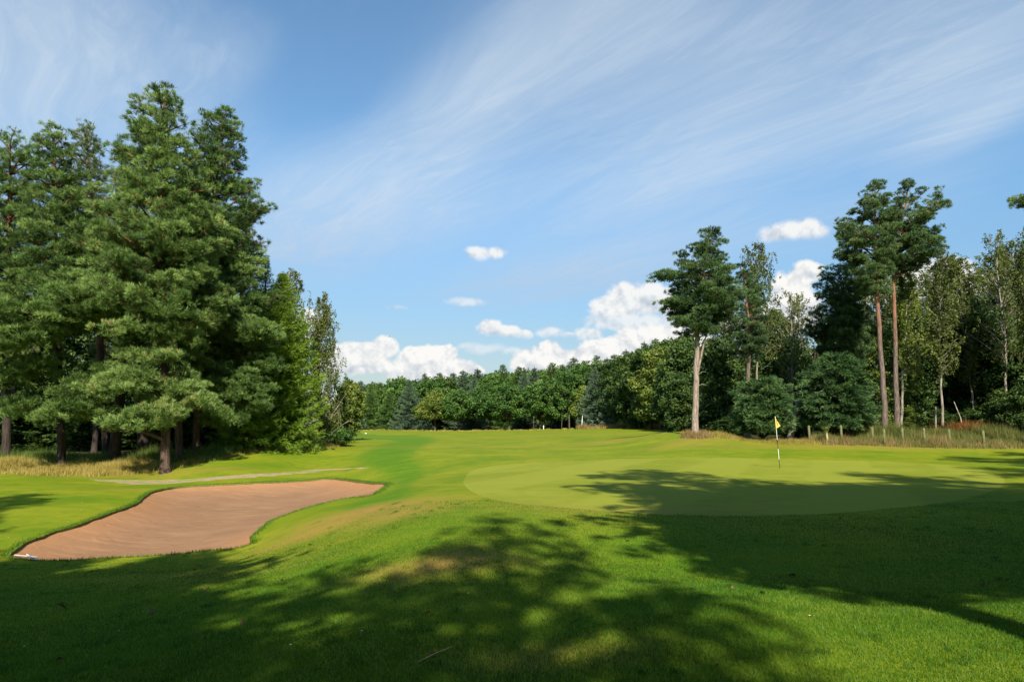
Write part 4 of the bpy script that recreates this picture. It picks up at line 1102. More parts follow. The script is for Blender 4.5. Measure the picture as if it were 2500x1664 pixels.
spots = [(1660, 78, .75, fd, 'left of the lone pine trunk'), (1820, 74, .95, fd, 'behind the first conifer bush'), (1890, 80, 1.15, fb, 'behind the see-through birch'), (1950, 72, .85, fb, 'between the two conifer bushes'), (2010, 80, 1.1, fd, 'behind the taller conifer bush'),
         (2080, 84, 1.15, fb, 'left behind the twin pine stems'), (2290, 80, 1.05, fd, 'behind the slim birch stem'), (2350, 72, .9, fb, 'right of the slim birch'), (2420, 78, 1.1, fd, 'behind the wispy birch'), (2480, 66, .95, fb, 'at the right border'), (2560, 62, 1.05, fd, 'just outside the right border'), (2380, 92, 1.3, fb, 'deepest behind the bracken'), (2200, 92, 1.25, fd, 'deepest behind the larch'), (1740, 92, 1.0, fb, 'deepest behind the lone pine'),
         (2520, 84, 1.25, fb, 'high behind the right border'), (2650, 70, 1.1, fd, 'well beyond the right border'), (2345, 68, 1.12, fb, 'dark between slim and wispy birches'), (2420, 66, 1.05, fb, 'dark under the wispy birch crown'), (2475, 74, 1.3, fd, 'dark and high at the right border'), (2260, 76, 1.2, fb, 'dark above the larch')]
for i, (px, Y, s, src, wh) in enumerate(spots):
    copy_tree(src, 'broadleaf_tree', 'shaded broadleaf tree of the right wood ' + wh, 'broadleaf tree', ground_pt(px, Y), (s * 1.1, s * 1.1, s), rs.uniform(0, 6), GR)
for i, (px, Y, sx2, s, src, wh) in enumerate([(2090, 72, 1.5, .85, bR3, 'between drooping pine and twin stems'), (2170, 76, 1.4, .95, bR3, 'behind the twin stems'), (2250, 68, 1.5, .90, bR3, 'over the larch'), (2330, 74, 1.6, 1.0, bR3, 'between slim and wispy birches'),
                                         (2390, 68, 1.5, .92, bR3, 'left of the wispy birch, broad crown'), (2450, 74, 1.5, 1.05, bR3, 'behind the wispy birch, broad crown'), (2540, 70, 1.5, 1.05, bR3, 'beyond the right border, broad crown'), (1790, 76, 1.3, .95, bR3, 'behind the lone pine, broad crown')]):
    copy_tree(src, 'birch_tree', 'fuller birch of the right wood ' + wh, 'birch tree', ground_pt(px, Y), (s * sx2, s * sx2, s), rs.uniform(0, 6), GR)
for i, (px, Y, s, src, wh) in enumerate([(2385, 64, .9, bR7, 'between slim birch and wispy birch'), (2240, 70, 1.0, bR7, 'behind the larch'), (1975, 74, 1.05, bR4, 'behind the drooping pine'), (2345, 70, 1.0, bR3, 'with a full crown behind the bracken'), (1790, 72, .9, bR4, 'left of the golden birch crown'), (2500, 68, .85, bR8, 'behind the right border birch')]):
    copy_tree(src, 'birch_tree', 'thin birch of the right wood ' + wh, 'birch tree', ground_pt(px, Y), (s, s, s), rs.uniform(0, 6), GR)
for i, (px, Y, sx_, sz_, src, wh) in enumerate([(2455, 56, .55, .36, fb, 'under the wispy birch'), (2520, 52, .6, .45, fb, 'dark at the right border'), (2235, 58, .42, .30, fy, 'at the foot of the larch'), (2110, 58, .45, .30, fy, 'left of the twin pine stems'), (2380, 60, .6, .30, fd, 'behind the bracken'), (1780, 60, .6, .22, fd, 'left of the flag bush'),
                                          (1950, 60, .5, .25, fd, 'behind the leaning grey trunk'), (2300, 64, .6, .3, fd, 'behind the slim birch'), (1730, 66, .7, .3, fd, 'behind the lone pine trunk')]):
    copy_tree(src, 'undergrowth_shrub', 'undergrowth shrub of the right wood ' + wh, 'shrub', ground_pt(px, Y) - np.array([0, 0, .5]), (sx_, sx_, sz_), rs.uniform(0, 6), 'undergrowth shrubs of the right wood')
print('right wood', round(time.time() - T0, 1))

# ------------------------------------------------------------------ the far tree line
GF_ = 'trees of the far tree line across the fairway'
def proto(kind, mats, seed, **kw):
    """a full-size tree of unit silhouette, built where it first stands"""
    pass
far = [ # px, top, halfwidth px, Y, kind
    (905, 944, 36, 182, 'sg'), (862, 948, 30, 176, 'sb'), (950, 962, 40, 180, 'sg'), (1000, 935, 48, 178, 'sb'), (1062, 968, 44, 176, 'by'), (1118, 962, 46, 175, 'bg'),
    (1158, 925, 34, 184, 'sb'), (1196, 948, 50, 172, 'bg'), (1243, 945, 52, 168, 'bg'), (1280, 905, 36, 180, 'sb'), (1318, 944, 48, 166, 'bg'), (1388, 918, 58, 160, 'bg'), (1346, 952, 34, 166, 'by'),
    (1452, 905, 46, 152, 'sb'), (1510, 893, 48, 146, 'sb'), (1425, 955, 30, 156, 'by'), (1562, 875, 52, 132, 'bd'), (1612, 858, 56, 118, 'by'), (1668, 850, 54, 100, 'bd'), (1640, 900, 46, 104, 'bd'), (1590, 940, 44, 122, 'bd')]
far = [(a, b - 8, c * 1.08, d, e) for (a, b, c, d, e) in far]
back = [(860, 938, 'bd'), (912, 940, 'bg'), (955, 936, 'bd'), (1012, 930, 'bd'), (1060, 928, 'bg'), (1092, 924, 'bd'), (1146, 920, 'bg'), (1186, 918, 'bd'), (1218, 914, 'bg'), (1250, 914, 'bd'), (1284, 908, 'bg'), (1322, 908, 'bd'), (1360, 904, 'bg'), (1392, 898, 'bd'), (1440, 892, 'bg'), (1470, 890, 'bd'), (1495, 888, 'bd'), (1520, 880, 'bd'), (1545, 872, 'bd'), (1572, 862, 'bd'), (1600, 852, 'bd'), (1628, 845, 'bd'), (845, 935, 'sg'), (880, 944, 'sb'), (925, 950, 'sg'), (975, 927, 'bg'), (1030, 925, 'sb'), (1045, 935, 'sg'), (1075, 925, 'sg'), (1105, 926, 'sg'), (1130, 918, 'sb'), (1172, 915, 'sb'), (1205, 922, 'bg'), (1228, 905, 'sg'), (1262, 910, 'sg'),
        (1300, 912, 'sb'), (1345, 900, 'sg'), (1375, 905, 'sg'), (1405, 888, 'sb'), (1428, 895, 'sg'), (1455, 882, 'sg'), (1482, 888, 'sb'), (1508, 880, 'sg'), (1532, 868, 'sb'), (1558, 866, 'sg'), (1585, 850, 'sb'), (1612, 842, 'sg'), (1645, 832, 'bd'), (1690, 820, 'bd')]
kindname = {'sg': ('spruce_tree', 'green spruce', 'spruce tree'), 'sb': ('spruce_tree', 'blue-grey spruce', 'spruce tree'), 'by': ('broadleaf_tree', 'olive broadleaf tree', 'broadleaf tree'), 'bg': ('broadleaf_tree', 'round fresh green broadleaf tree', 'broadleaf tree'), 'bd': ('broadleaf_tree', 'dark broadleaf tree', 'broadleaf tree')}
ordn = ['first', 'second', 'third', 'fourth', 'fifth', 'sixth', 'seventh', 'eighth', 'ninth', 'tenth', 'eleventh', 'twelfth', 'thirteenth', 'fourteenth', 'fifteenth', 'sixteenth', 'seventeenth', 'eighteenth', 'nineteenth', 'twentieth',
        'twenty-first', 'twenty-second', 'twenty-third', 'twenty-fourth', 'twenty-fifth', 'twenty-sixth', 'twenty-seventh', 'twenty-eighth', 'twenty-ninth', 'thirtieth', 'thirty-first', 'thirty-second', 'thirty-third', 'thirty-fourth', 'thirty-fifth', 'thirty-sixth', 'thirty-seventh', 'thirty-eighth', 'thirty-ninth', 'fortieth', 'forty-first', 'forty-second', 'forty-third', 'forty-fourth', 'forty-fifth', 'forty-sixth', 'forty-seventh', 'forty-eighth', 'forty-ninth', 'fiftieth', 'fifty-first', 'fifty-second']
back.sort()
far.sort()
cnt = {}
protos = {}
for i, (px, top, hw, Y, kd) in enumerate(far):
    nm, lab, cat = kindname[kd]
    kx = 'sp' if kd[0] == 's' else 'br'
    lab2 = f'{lab}, {ordn[i]} from left in front of the far tree line'
    base_y = 1042
    if kd[0] == 's':
        prof = [(top, px - 1, px + 1), (top + (base_y - top) * .3, px - hw * .38, px + hw * .38), (top + (base_y - top) * .6, px - hw * .72, px + hw * .72), (base_y - 14, px - hw, px + hw), (base_y - 6, px - hw * .9, px + hw * .9)]
        r_, s_ = tree(nm, lab2, cat, Y, px, [(px, top)], prof, build_spruce, (B_spruce, L_spruce_b if kd == 'sb' else L_spruce_g), 100 + i, group=GF_, k=.85, step=.62, nper=10, L=.62, w=.13, fan=2)
    else:
        prof = [(top, px - hw * .2, px + hw * .2), (top + 10, px - hw * .6, px + hw * .6), (top + (base_y - top) * .4, px - hw, px + hw), (top + (base_y - top) * .68, px - hw, px + hw), (base_y - 24, px - hw * .7, px + hw * .7)]
        r_, s_ = tree(nm, lab2, cat, Y, px, [(px, top)], prof, build_broad, (B_dark, {'by': L_broad_y, 'bg': L_broad, 'bd': L_broad_d}[kd]), 100 + i, group=GF_, n_cl=210, per=75, leaf=.24, cr=1.15, r0=.22, shell=.25)
    if kd not in protos: protos[kd] = (r_, s_)
for i, (px, top, kd) in enumerate(back):
    nm, lab, cat = kindname[kd]
    src, s0 = protos[kd]
    top += (5 if kd[0] == 'b' else -9); Y = 196 - max(0, (px - 1350)) * .27 + 7 * (i % 2)
    q = ground_pt(px, Y)
    ht = at(px, top - 6, Y)[2] - q[2]
    s = ht / s0.H
    w_ = s * (rs.uniform(1.0, 1.5) if kd[0] == 's' else rs.uniform(.9, 1.3))
    copy_tree(src, nm, f'{lab} tip, {ordn[i]} from left on the far skyline', cat, q, (w_, w_, s), rs.uniform(0, 6), 'skyline trees of the far tree line')
# a dark second depth closing the gaps under the crowns
for i, px in enumerate(range(830, 1760, 42)):
    Y = 215 - max(0, (px - 1350)) * .25
    src, s0 = protos['bg' if i % 3 else 'sg']
    q = ground_pt(px, Y)
    ht = at(px, 958, Y)[2] - q[2]
    s = ht / s0.H
    copy_tree(src, 'forest_tree', f'shaded inner tree, {ordn[i]} from left inside the far wood', 'forest tree', q - np.array([0, 0, .1 * ht]), (s * 1.3, s * 1.3, s), rs.uniform(0, 6), 'inner trees of the far wood')
print('far', round(time.time() - T0, 1))
# young trees with pale stems in front of the far wood
for i, (px, Y) in enumerate([(1420, 150), (1371, 152), (1303, 154)]):
    pass

# ------------------------------------------------------------------ trees behind the photographer that shade the lawn
GS = 'trees out of the picture that shade the lawn'
SHK = 1.0 / math.tan(SUN_EL)
p1, _ = tree('pine_tree', 'thin-crowned pine out of the picture, far behind the photographer', 'shade tree', 41, 403, [(403, 700), (400, 222)], [(219, 395, 410), (260, 340, 450), (330, 270, 510), (423, 250, 560), (520, 230, 570), (640, 230, 570), (760, 240, 560), (830, 290, 500)], build_pine, (B_pine, L_pine), 91, GS, k_br=.62, padr=.95, r0=.25, t_n=34, dens=.30, t0=.30, w=.075, L=.4)
p1.location = (3.0, -34.0, h1(3.0, -34.0))
for i, (src, nm, tx, ty, s, hh, rz, wh) in enumerate([
    (p1, 'pine_tree', 5.6, 29.0, 1.05, 21, 1.2, 'right of the photographer, nearest the middle'), (pn8, 'pine_tree', 12.0, 27.0, 1.5, 21, 2.5, 'well right of the photographer'), (p1, 'pine_tree', 18.5, 28.0, 1.0, 21, 4.0, 'far right of the photographer'),
    (tw, 'pine_tree', 9.6, 21.0, 1.6, 20, 5.1, 'second row right of the photographer'), (pn8, 'pine_tree', 16.5, 21.0, 1.3, 20, .4, 'second row far right'), (p1, 'pine_tree', 25.0, 29.0, 1.0, 21, 3.1, 'furthest right of the photographer'),
    (tw, 'pine_tree', 8.2, 20.0, 1.5, 18, 2.9, 'second row right, nearest the photographer'), (pn8, 'pine_tree', 23.0, 21.0, 1.3, 20, 1.9, 'second row furthest right'),
    (p1, 'pine_tree', 24.0, 40.0, .9, 19, 2.1, 'beyond the right border beside the green'), (p1, 'pine_tree', 31.0, 44.0, .9, 20, .9, 'beyond the right border towards the fence'), (p1, 'pine_tree', 33.0, 36.0, .9, 20, 4.4, 'beyond the right border near the photographer'),
    (p1, 'pine_tree', -1.0, 12.8, .55, 18, 3.3, 'straight behind the photographer'), (bl0, 'broadleaf_tree', -5.4, 8.6, 1.0, 15.5, 3.3, 'straight behind, the lower one'),
    (p1, 'pine_tree', -3.3, 10.2, .75, 15, 2.7, 'feathery one, left of the photographer'),
    (bl0, 'broadleaf_tree', -2.9, 7.3, .7, 12.5, 1.3, 'lowest of all, left of the photographer'),
    (pn8, 'pine_tree', 3.2, 19.8, .9, 16.5, 4.0, 'thin pine right behind the photographer'),
    (tw, 'pine_tree', 5.4, 16.0, 1.3, 12, 1.0, 'slender, just right of the photographer'), (tw, 'pine_tree', 9.6, 15.8, 1.4, 12.5, 2.2, 'slender, further right of the photographer'), (tw, 'pine_tree', 12.5, 16.5, 1.3, 14, 4.2, 'slender, in the second row right'),
    (bl0, 'broadleaf_tree', -6.6, 14.2, 1.1, 18.0, 5.5, 'just left behind the photographer'), (bl0, 'broadleaf_tree', -9.6, 16.4, 1.30, 20, .9, 'left behind the photographer'), (bl0, 'broadleaf_tree', -14.0, 16.6, 1.3, 20, 2.2, 'further left behind the photographer'), (p1, 'pine_tree', -19.0, 22.5, 1.0, 21, 3.9, 'furthest left behind the photographer'),
    (p1, 'pine_tree', -7.0, 11.0, 1.1, 17, 4.9, 'left in the second row behind'), (p1, 'pine_tree', -12.0, 11.0, 1.1, 18, 1.9, 'further left in the second row behind'), (p1, 'pine_tree', -18.2, 28.5, .9, 21, .7, 'beyond the left border')]):
    x = tx + math.sin(SUN_AZ) * SHK * hh; y = ty - math.cos(SUN_AZ) * SHK * hh
    copy_tree(src, nm, 'shade-casting tree out of the picture, ' + wh, 'shade tree', (x, y, h1(x, y)), (s, s, hh / src['h_m']), rz, GS)
for i, (x, y, s) in enumerate([(-30, -30, 1.1), (-16, -34, 1.1), (-2, -36, 1.1), (14, -34, 1.1), (30, -28, 1.1), (42, -6, 1.1)]):  # unseen trees added to block sky light and deepen the lawn's shade
    copy_tree(bl0, 'broadleaf_tree', f'tree of the wood behind the photographer, {ordn[i]} from the left', 'broadleaf tree', (x, y, h1(x, y)), (s * 1.5, s * 1.5, s), i * 1.7, 'unseen trees added to block sky light')

# ------------------------------------------------------------------ long grass and bracken
M_dry = mat_leaf('dry_grass', (0.150, 0.130, 0.022), (0.330, 0.260, 0.060), (0.52, 0.40, 0.14), .35, rough=.7, spec=.15)
M_dry_r = mat_leaf('red_grass', (0.13, 0.095, 0.035), (0.26, 0.175, 0.070), (0.42, 0.30, 0.14), .35, rough=.7, spec=.15)
M_mead = mat_leaf('meadow_grass', (0.040, 0.085, 0.014), (0.105, 0.165, 0.025), (0.215, 0.240, 0.060), .35, rough=.6)
M_verge = mat_leaf('verge_grass', (0.055, 0.075, 0.014), (0.150, 0.160, 0.035), (0.29, 0.27, 0.085), .35, rough=.6)
M_brack = mat_leaf('bracken', (0.10, 0.035, 0.012), (0.26, 0.095, 0.025), (0.42, 0.20, 0.06), .3, rough=.7)
def tall_grass(name, label, pts_px, n, hmin, hmax, wid, mat, lean=.35, clump=.5, Yr=None):
    """pts_px: polyline of (px, Y, halfwidth across in m)"""
    P = np.array([(*ground_pt(p[0], p[1])[:2], p[2]) for p in pts_px])
    seg = np.linalg.norm(np.diff(P[:, :2], axis=0), axis=1); cs = np.concatenate([[0], np.cumsum(seg)])
    nc = max(3, int(n / 26))
    t = rs.uniform(0, cs[-1], nc)
    cx = np.interp(t, cs, P[:, 0]); cy = np.interp(t, cs, P[:, 1]); hw = np.interp(t, cs, P[:, 2])
    off = np.clip(rs.normal(0, .55, nc), -1.5, 1.5) * hw
    cy = cy + off; hh = rs.uniform(hmin, hmax, nc) * (1 - .45 * np.clip(-off / hw, 0, 1)) * (1 + .35 * np.sin(cx * 1.3 + 1) * np.sin(cx * .47))
    idx = np.repeat(np.arange(nc), 26)
    x = cx[idx] + rs.normal(0, .16, len(idx)); y = cy[idx] + rs.normal(0, .16, len(idx))
    T, ti = blades(x, y, hh[idx] * rs.uniform(.5, 1.15, len(idx)), np.full(len(idx), wid), lean)
    tb = rs.uniform(-.2, .2, nc)[idx]
    return tag(soup(name, T, np.clip(ti * .7 + .15 + tb, 0, .95), mat), label, 'long grass', kind='stuff')
tall_grass('long_grass', 'straw-coloured long grass along the foot of the left wood', [(-60, 42, 2.4), (150, 42.5, 2.2), (300, 42.5, 1.8), (385, 42.5, 1.3)], 60000, .28, .62, .030, M_dry)
tall_grass('long_grass', 'taller green weeds behind the straw grass of the left wood', [(-60, 45.5, 2.0), (250, 45.5, 2.0), (400, 45, 2), (560, 46, 2.0)], 30000, .4, .95, .04, M_mead)
tall_grass('long_grass', 'pale long grass below the spruces at the end of the left wood', [(400, 42.5, 1.2), (520, 44.5, 1.5), (620, 48.5, .9), (760, 54, .9), (835, 59, .9)], 30000, .12, .38, .03, M_dry)
tall_grass('long_grass', 'reddish long grass around the foot of the lone pine', [(1672, 50, .5), (1700, 49.6, .9), (1725, 50, .5)], 5000, .3, .6, .025, M_dry_r)
tall_grass('long_grass', 'straw grass verge between the lone pine and the flag bush', [(1725, 50.5, .9), (1800, 50.5, 1.0), (1900, 49.8, 1.2), (2010, 49.5, 1.0)], 15000, .15, .42, .026, M_dry)
tall_grass('long_grass', 'mixed long grass along the fence posts', [(2000, 49.5, 1.5), (2150, 49, 1.6), (2300, 48.5, 1.7), (2560, 47.5, 1.5)], 46000, .25, .65, .03, M_verge)
tall_grass('long_grass', 'dry seeded stalks standing among the fence posts', [(2000, 48.6, 1.5), (2150, 48, 1.4), (2560, 46.8, 1.4)], 6000, .3, .85, .02, M_dry_r)
tall_grass('long_grass', 'green and gold rough grass on the bank behind the posts', [(2080, 53, 1.8), (2250, 53, 2.2), (2560, 51.5, 2.2)], 36000, .5, 1.2, .04, M_verge)
tall_grass('bracken', 'rust-coloured bracken on the bank right of the slim birch', [(2300, 56, .8), (2360, 55, 1.2), (2440, 55, 1.3), (2480, 55, 1.0)], 12000, .5, 1.3, .07, M_brack, lean=.8)
tall_grass('long_grass', 'dry grass strip below the far broadleaf trees', [(1410, 149, 1.5), (1480, 143, 2.0), (1560, 136, 1.5), (1620, 120, 1.0)], 9000, .5, 1.2, .09, M_dry_r)
tall_grass('long_grass', 'low dry fringe at the foot of the far tree line', [(850, 165, 2), (1000, 168, 2), (1200, 165, 2), (1400, 152, 1.5)], 9000, .12, .4, .12, M_dry)

# ------------------------------------------------------------------ fence posts, stakes
M_post = mat_plain('post_wood', (0.115, 0.120, 0.050), .85, .35, 9, .15, .4)
import bmesh
def post(name, label, px, Y, hgt, rad, mat, group, tilt=0.0):
    bm = bmesh.new()
    bmesh.ops.create_cone(bm, cap_ends=True, segments=12, radius1=rad, radius2=rad * .94, depth=hgt + .3)
    bmesh.ops.translate(bm, verts=bm.verts, vec=(0, 0, (hgt - .3) / 2))
    top_e = [e for e in bm.edges if all(v.co.z > hgt - .02 for v in e.verts)]
    bmesh.ops.bevel(bm, geom=top_e, offset=rad * .3, segments=2, affect='EDGES')
    me = bpy.data.meshes.new(name); bm.to_mesh(me); bm.free()
    for p in me.polygons: p.use_smooth = abs(p.normal.z) < .5
    o = link(name, me, mat); o.location = ground_pt(px, Y); o.rotation_euler = (0, tilt, rs.uniform(0, 6))
    return tag(o, label, 'fence post', group)
for i, (px, Y, hg_, wh) in enumerate([(1977, 50, 1.25, 'between the two conifer bushes'), (2055, 50, 1.25, 'in front of the taller conifer bush'), (2131, 49.5, 1.15, 'left of the twin pines'), (2160, 47.5, 1.15, 'in front of the left twin pine'), (2204, 49, 1.15, 'in front of the right twin pine'),
                                   (2258, 48.5, 1.2, 'light-coloured, left of the slim birch'), (2320, 48, 1.2, 'just right of the slim birch'), (2403, 47.5, 1.15, 'below the rust bracken')]):
    post('fence_post', 'round green-grey wooden post ' + wh, px, Y, hg_, .085, M_post, 'fence posts along the right-hand wood', rs.normal(0, .02))
# the staked sapling
q = ground_pt(2020, 48.5)
sr = empty('sapling', q)
tag(sr, 'young pollarded sapling with a tuft of yellow-green shoots on a pale stake', 'sapling')
V, Fq = tube(np.array([[0, 0, -.2], [.01, 0, .4], [-.02, 0, .82]]), [.075, .07, .062], 9)
link('stem', mesh_np('stem', V, Fq, smooth=True), mat_plain('sapling_stem', (.36, .33, .16), .8), sr)
pp = []
for k_ in range(160):
    a = rs.uniform(0, 2 * PI); t = rs.uniform(0, 1)
    pp.append((math.cos(a) * t * .26 - .05, math.sin(a) * t * .2, .75 + .45 * t + rs.normal(0, .05)))
T, tt = quads(np.array(pp), .085, .04, np.random.default_rng(3), rs.uniform(.5, .95, 160))
soup('crown', T, tt, L_birch, sr)
M_white = mat_plain('white_paint', (.78, .78, .76), .5, .08)
p_ = ground_pt(1327, 152)
st = post('marker_stake', 'short white marker stake at the edge of the far wood', 1327, 160, 1.0, .09, M_white, None)
st['category'] = 'marker'
# young stem trees at the edge of the far wood
for (px, Y, hg_, rr, lean, lab) in [(1420, 150, 3.0, .10, .25, 'white birch stem at the edge of the far wood, left of the dry grass'), (1390, 152, 3.2, .19, 0, 'grey stem below the big round tree of the far wood'), (1371, 153, 2.6, .10, .15, 'thin grey stem left of the big round tree of the far wood'), (1303, 158, 3.0, .09, .0, 'thin pale stem left of the white marker stake')]:
    b = ground_pt(px, Y)
    V, Fq = tube(np.array([[0, 0, -.2], [lean * .4, 0, hg_ * .5], [lean, 0, hg_]]), [rr, rr * .85, rr * .7], 7)
    o = link('young_tree', mesh_np('young_tree', V, Fq, smooth=True), M_white if 'white birch' in lab else B_dark); o.location = b
    tag(o, lab, 'tree trunk')

# ------------------------------------------------------------------ flagsticks
M_blk = mat_plain('black_paint', (.02, .02, .02), .4, .1)
M_flag = mat_plain('flag_cloth', (.74, .51, .11), .75, .08, 30)
M_flagmark = mat_plain('flag_print', (.10, .07, .02), .75, .1)
fb_ = ground_at(1904, 1142)
fr = empty('flagstick', fb_)
tag(fr, 'black and white banded flagstick with a limp yellow flag standing in the green', 'flagstick')
fr.rotation_euler = (0, -0.045, 0)
Ltot = 2.13
def rod(name, z0, z1, r_, mat, parent):
    V, Fq = tube(np.array([[0, 0, z0], [0, 0, z1]]), [r_, r_], 10)
    V = np.concatenate([V, [[0, 0, z1]]])
    cap = np.array([[10 + j, 10 + (j + 1) % 10, 20, 20] for j in range(10)])
    me = bpy.data.meshes.new(name)
    me.from_pydata([tuple(v) for v in V], [], [tuple(int(a) for a in f_) for f_ in Fq] + [(int(c[0]), int(c[1]), 20) for c in cap])
    return link(name, me, mat, parent)
pole = rod('pole', -.12, Ltot, .0095, M_white, fr)
for z0, z1 in [(0.0, .37), (.80, 1.18)]:
    rod('band', z0, z1, .0112, M_blk, fr)
rod('ferrule', Ltot, Ltot + .03, .016, M_white, fr)
bm = bmesh.new()
bmesh.ops.create_circle(bm, cap_ends=True, segments=24, radius=.054)  # flat disc; its black stands for the shade down in the cup
me = bpy.data.meshes.new('hole'); bm.to_mesh(me); bm.free()
ho = link('hole', me, M_blk); ho.location = (fb_[0], fb_[1], h1(fb_[0], fb_[1]) + .006); tag(ho, 'flat black disc painted for the dark inside the cup under the flagstick', 'golf hole')
# flag: cloth that falls from the top of the pole in folds
def flag_pt(u_, v_):
    # u: along the hoist (0 top .. 1 bottom), v: away from the pole
    z = Ltot - .01 - .47 * u_ + v_ * (-.08 + .17 * u_)
    x = -.014 + v_ * (.05 + .155 * u_)
    y = -.016 + .045 * math.sin(v_ * 8 + u_ * 1.5) * v_
    return (x, y, z)
nu, nv = 14, 18
def cloth(name, u0, u1, v0, v1, nu, nv, mat, parent, off=0.0):
    V = []; Fs = []
    for a_ in range(nu + 1):
        for b_ in range(nv + 1):
            p = flag_pt(u0 + (u1 - u0) * a_ / nu, v0 + (v1 - v0) * b_ / nv)
            V.append((p[0], p[1] - off, p[2]))
    for a_ in range(nu):
        for b_ in range(nv):
            i0 = a_ * (nv + 1) + b_
            Fs.append((i0, i0 + 1, i0 + nv + 2, i0 + nv + 1))
    me = bpy.data.meshes.new(name); me.from_pydata(V, [], Fs)
    for p in me.polygons: p.use_smooth = True
    o = link(name, me, mat, parent)
    so = o.modifiers.new('thickness', 'SOLIDIFY'); so.thickness = .0015; so.offset = 0
    return o
flag = cloth('flag', 0, 1, 0, 1, nu, nv, M_flag, fr)
# the dark curved figure printed on it, as much of a 9 as the folds show
arc = []
for t_ in np.linspace(-1.2, 4.2, 26):
    arc.append((.42 - .17 * math.cos(t_ + .5), .42 + .24 * math.sin(t_ + .5)))
arc += [(.62, .52), (.74, .40), (.80, .26)]
V, Fs = [], []
for k_, (u_, v_) in enumerate(arc):
    p_a = flag_pt(u_ - .045, v_); p_b = flag_pt(u_ + .045, v_ + .03)
    V += [(p_a[0], p_a[1] - .004, p_a[2]), (p_b[0], p_b[1] - .004, p_b[2])]
    if k_: Fs.append((2 * k_ - 2, 2 * k_ - 1, 2 * k_ + 1, 2 * k_))
me = bpy.data.meshes.new('number'); me.from_pydata(V, [], Fs)
nb2 = link('number', me, M_flagmark, flag)
# the distant yellow flag
b = ground_pt(1530, 140)
f2 = empty('flagstick', b + np.array([0, 0, 0])); tag(f2, 'tiny far yellow flag in the dry grass below the far trees', 'flagstick')
rod('pole', -.1, 2.1, .02, M_white, f2)
bm = bmesh.new()
vs = [bm.verts.new(v) for v in [(.02, 0, 2.1), (.20, .05, 2.0), (.34, -.03, 1.62), (.18, .02, 1.55), (.02, 0, 1.6)]]
bm.faces.new(vs)
bmesh.ops.solidify(bm, geom=bm.faces[:], thickness=.01)
me = bpy.data.meshes.new('flag'); bm.to_mesh(me); bm.free(); link('flag', me, M_flag, f2)

# ------------------------------------------------------------------ bunker rake
M_alu = mat_plain('rake_grey', (.50, .53, .60), .45, .1)
M_rk = mat_plain('rake_head', (.50, .42, .36), .6, .12)
M_tine = mat_plain('rake_tines', (.03, .03, .03), .6, .1)
hp = ground_at(64, 1352)
dd_ = float(edge_dist(BUNK, np.array([hp[0]]), np.array([hp[1]]))[0])
gz = float(sand_z(np.array([hp[0]]), np.array([hp[1]]), np.array([dd_]))[0])
rk = empty('bunker_rake', (hp[0], hp[1], gz)); tag(rk, 'pale bunker rake lying at the near left corner of the sand', 'rake')
def boxy(name, a, b, w1, h1_, mat, parent, bev=.004):
    a = Vector(a); b = Vector(b); d = b - a
    bm = bmesh.new(); bmesh.ops.create_cube(bm, size=1)
    bmesh.ops.scale(bm, verts=bm.verts, vec=(d.length, w1, h1_))
    bmesh.ops.bevel(bm, geom=bm.edges[:], offset=bev, segments=2, affect='EDGES')
    me = bpy.data.meshes.new(name); bm.to_mesh(me); bm.free()
    o = link(name, me, mat, parent)
    o.location = (a + b) / 2; o.rotation_euler = d.to_track_quat('X', 'Z').to_euler()
    return o
boxy('head', (-.31, .03, .125), (.31, -.02, .085), .024, .022, M_rk, rk)
for k_ in range(13):
    x = -.27 + .045 * k_
    zt_ = .105 - .045 * (x / .62) 
    V, Fq = tube(np.array([[x, .03 - .08 * (x + .31), zt_], [x + .004, -.02 - .08 * (x + .31), .0]]), [.007, .004], 6)
    link('tine', mesh_np('tine', V, Fq, smooth=True), M_tine, rk)
ez = gz + .17
he = at(91, 1366, hp[1] - .85) - np.array([hp[0], hp[1], gz])
V, Fq = tube(np.array([[-.01, .04, .13], [he[0] * .5, he[1] * .5, .13 * .5 + he[2] * .5], he]), [.019, .019, .018], 12)
link('handle', mesh_np('handle', V, Fq, smooth=True), M_alu, rk)

# ------------------------------------------------------------------ fallen leaves, twig, daisies
M_lf = mat_plain('fallen_leaf', (.13, .075, .035), .8, .45, 40)
def leaf_mesh(seed, L=.05):
    r_ = np.random.default_rng(seed)
    n = 11; V = []; Fs = []
    for i in range(n):
        t = i / (n - 1)
        w = .62 * math.sin(PI * min(1, t * 1.05)) ** .75 * (1 + .25 * math.sin(t * 17 + seed)) * .9
        for s in (-1, 0, 1):
            V.append((L * 2 * (t - .5), L * w * s, L * (.55 * abs(s) * (.6 + .4 * math.sin(3 * t + seed)) + .35 * math.sin(t * 4 + seed * 1.3)) + .012))
    for i in range(n - 1):
        for s in (0, 1):
            a = i * 3 + s
            Fs.append((a, a + 1, a + 4, a + 3))
    me = bpy.data.meshes.new('fallen_leaf'); me.from_pydata(V, [], Fs); me.materials.append(M_lf)
    for p in me.polygons: p.use_smooth = True
    return me
lms = [leaf_mesh(i) for i in range(5)]
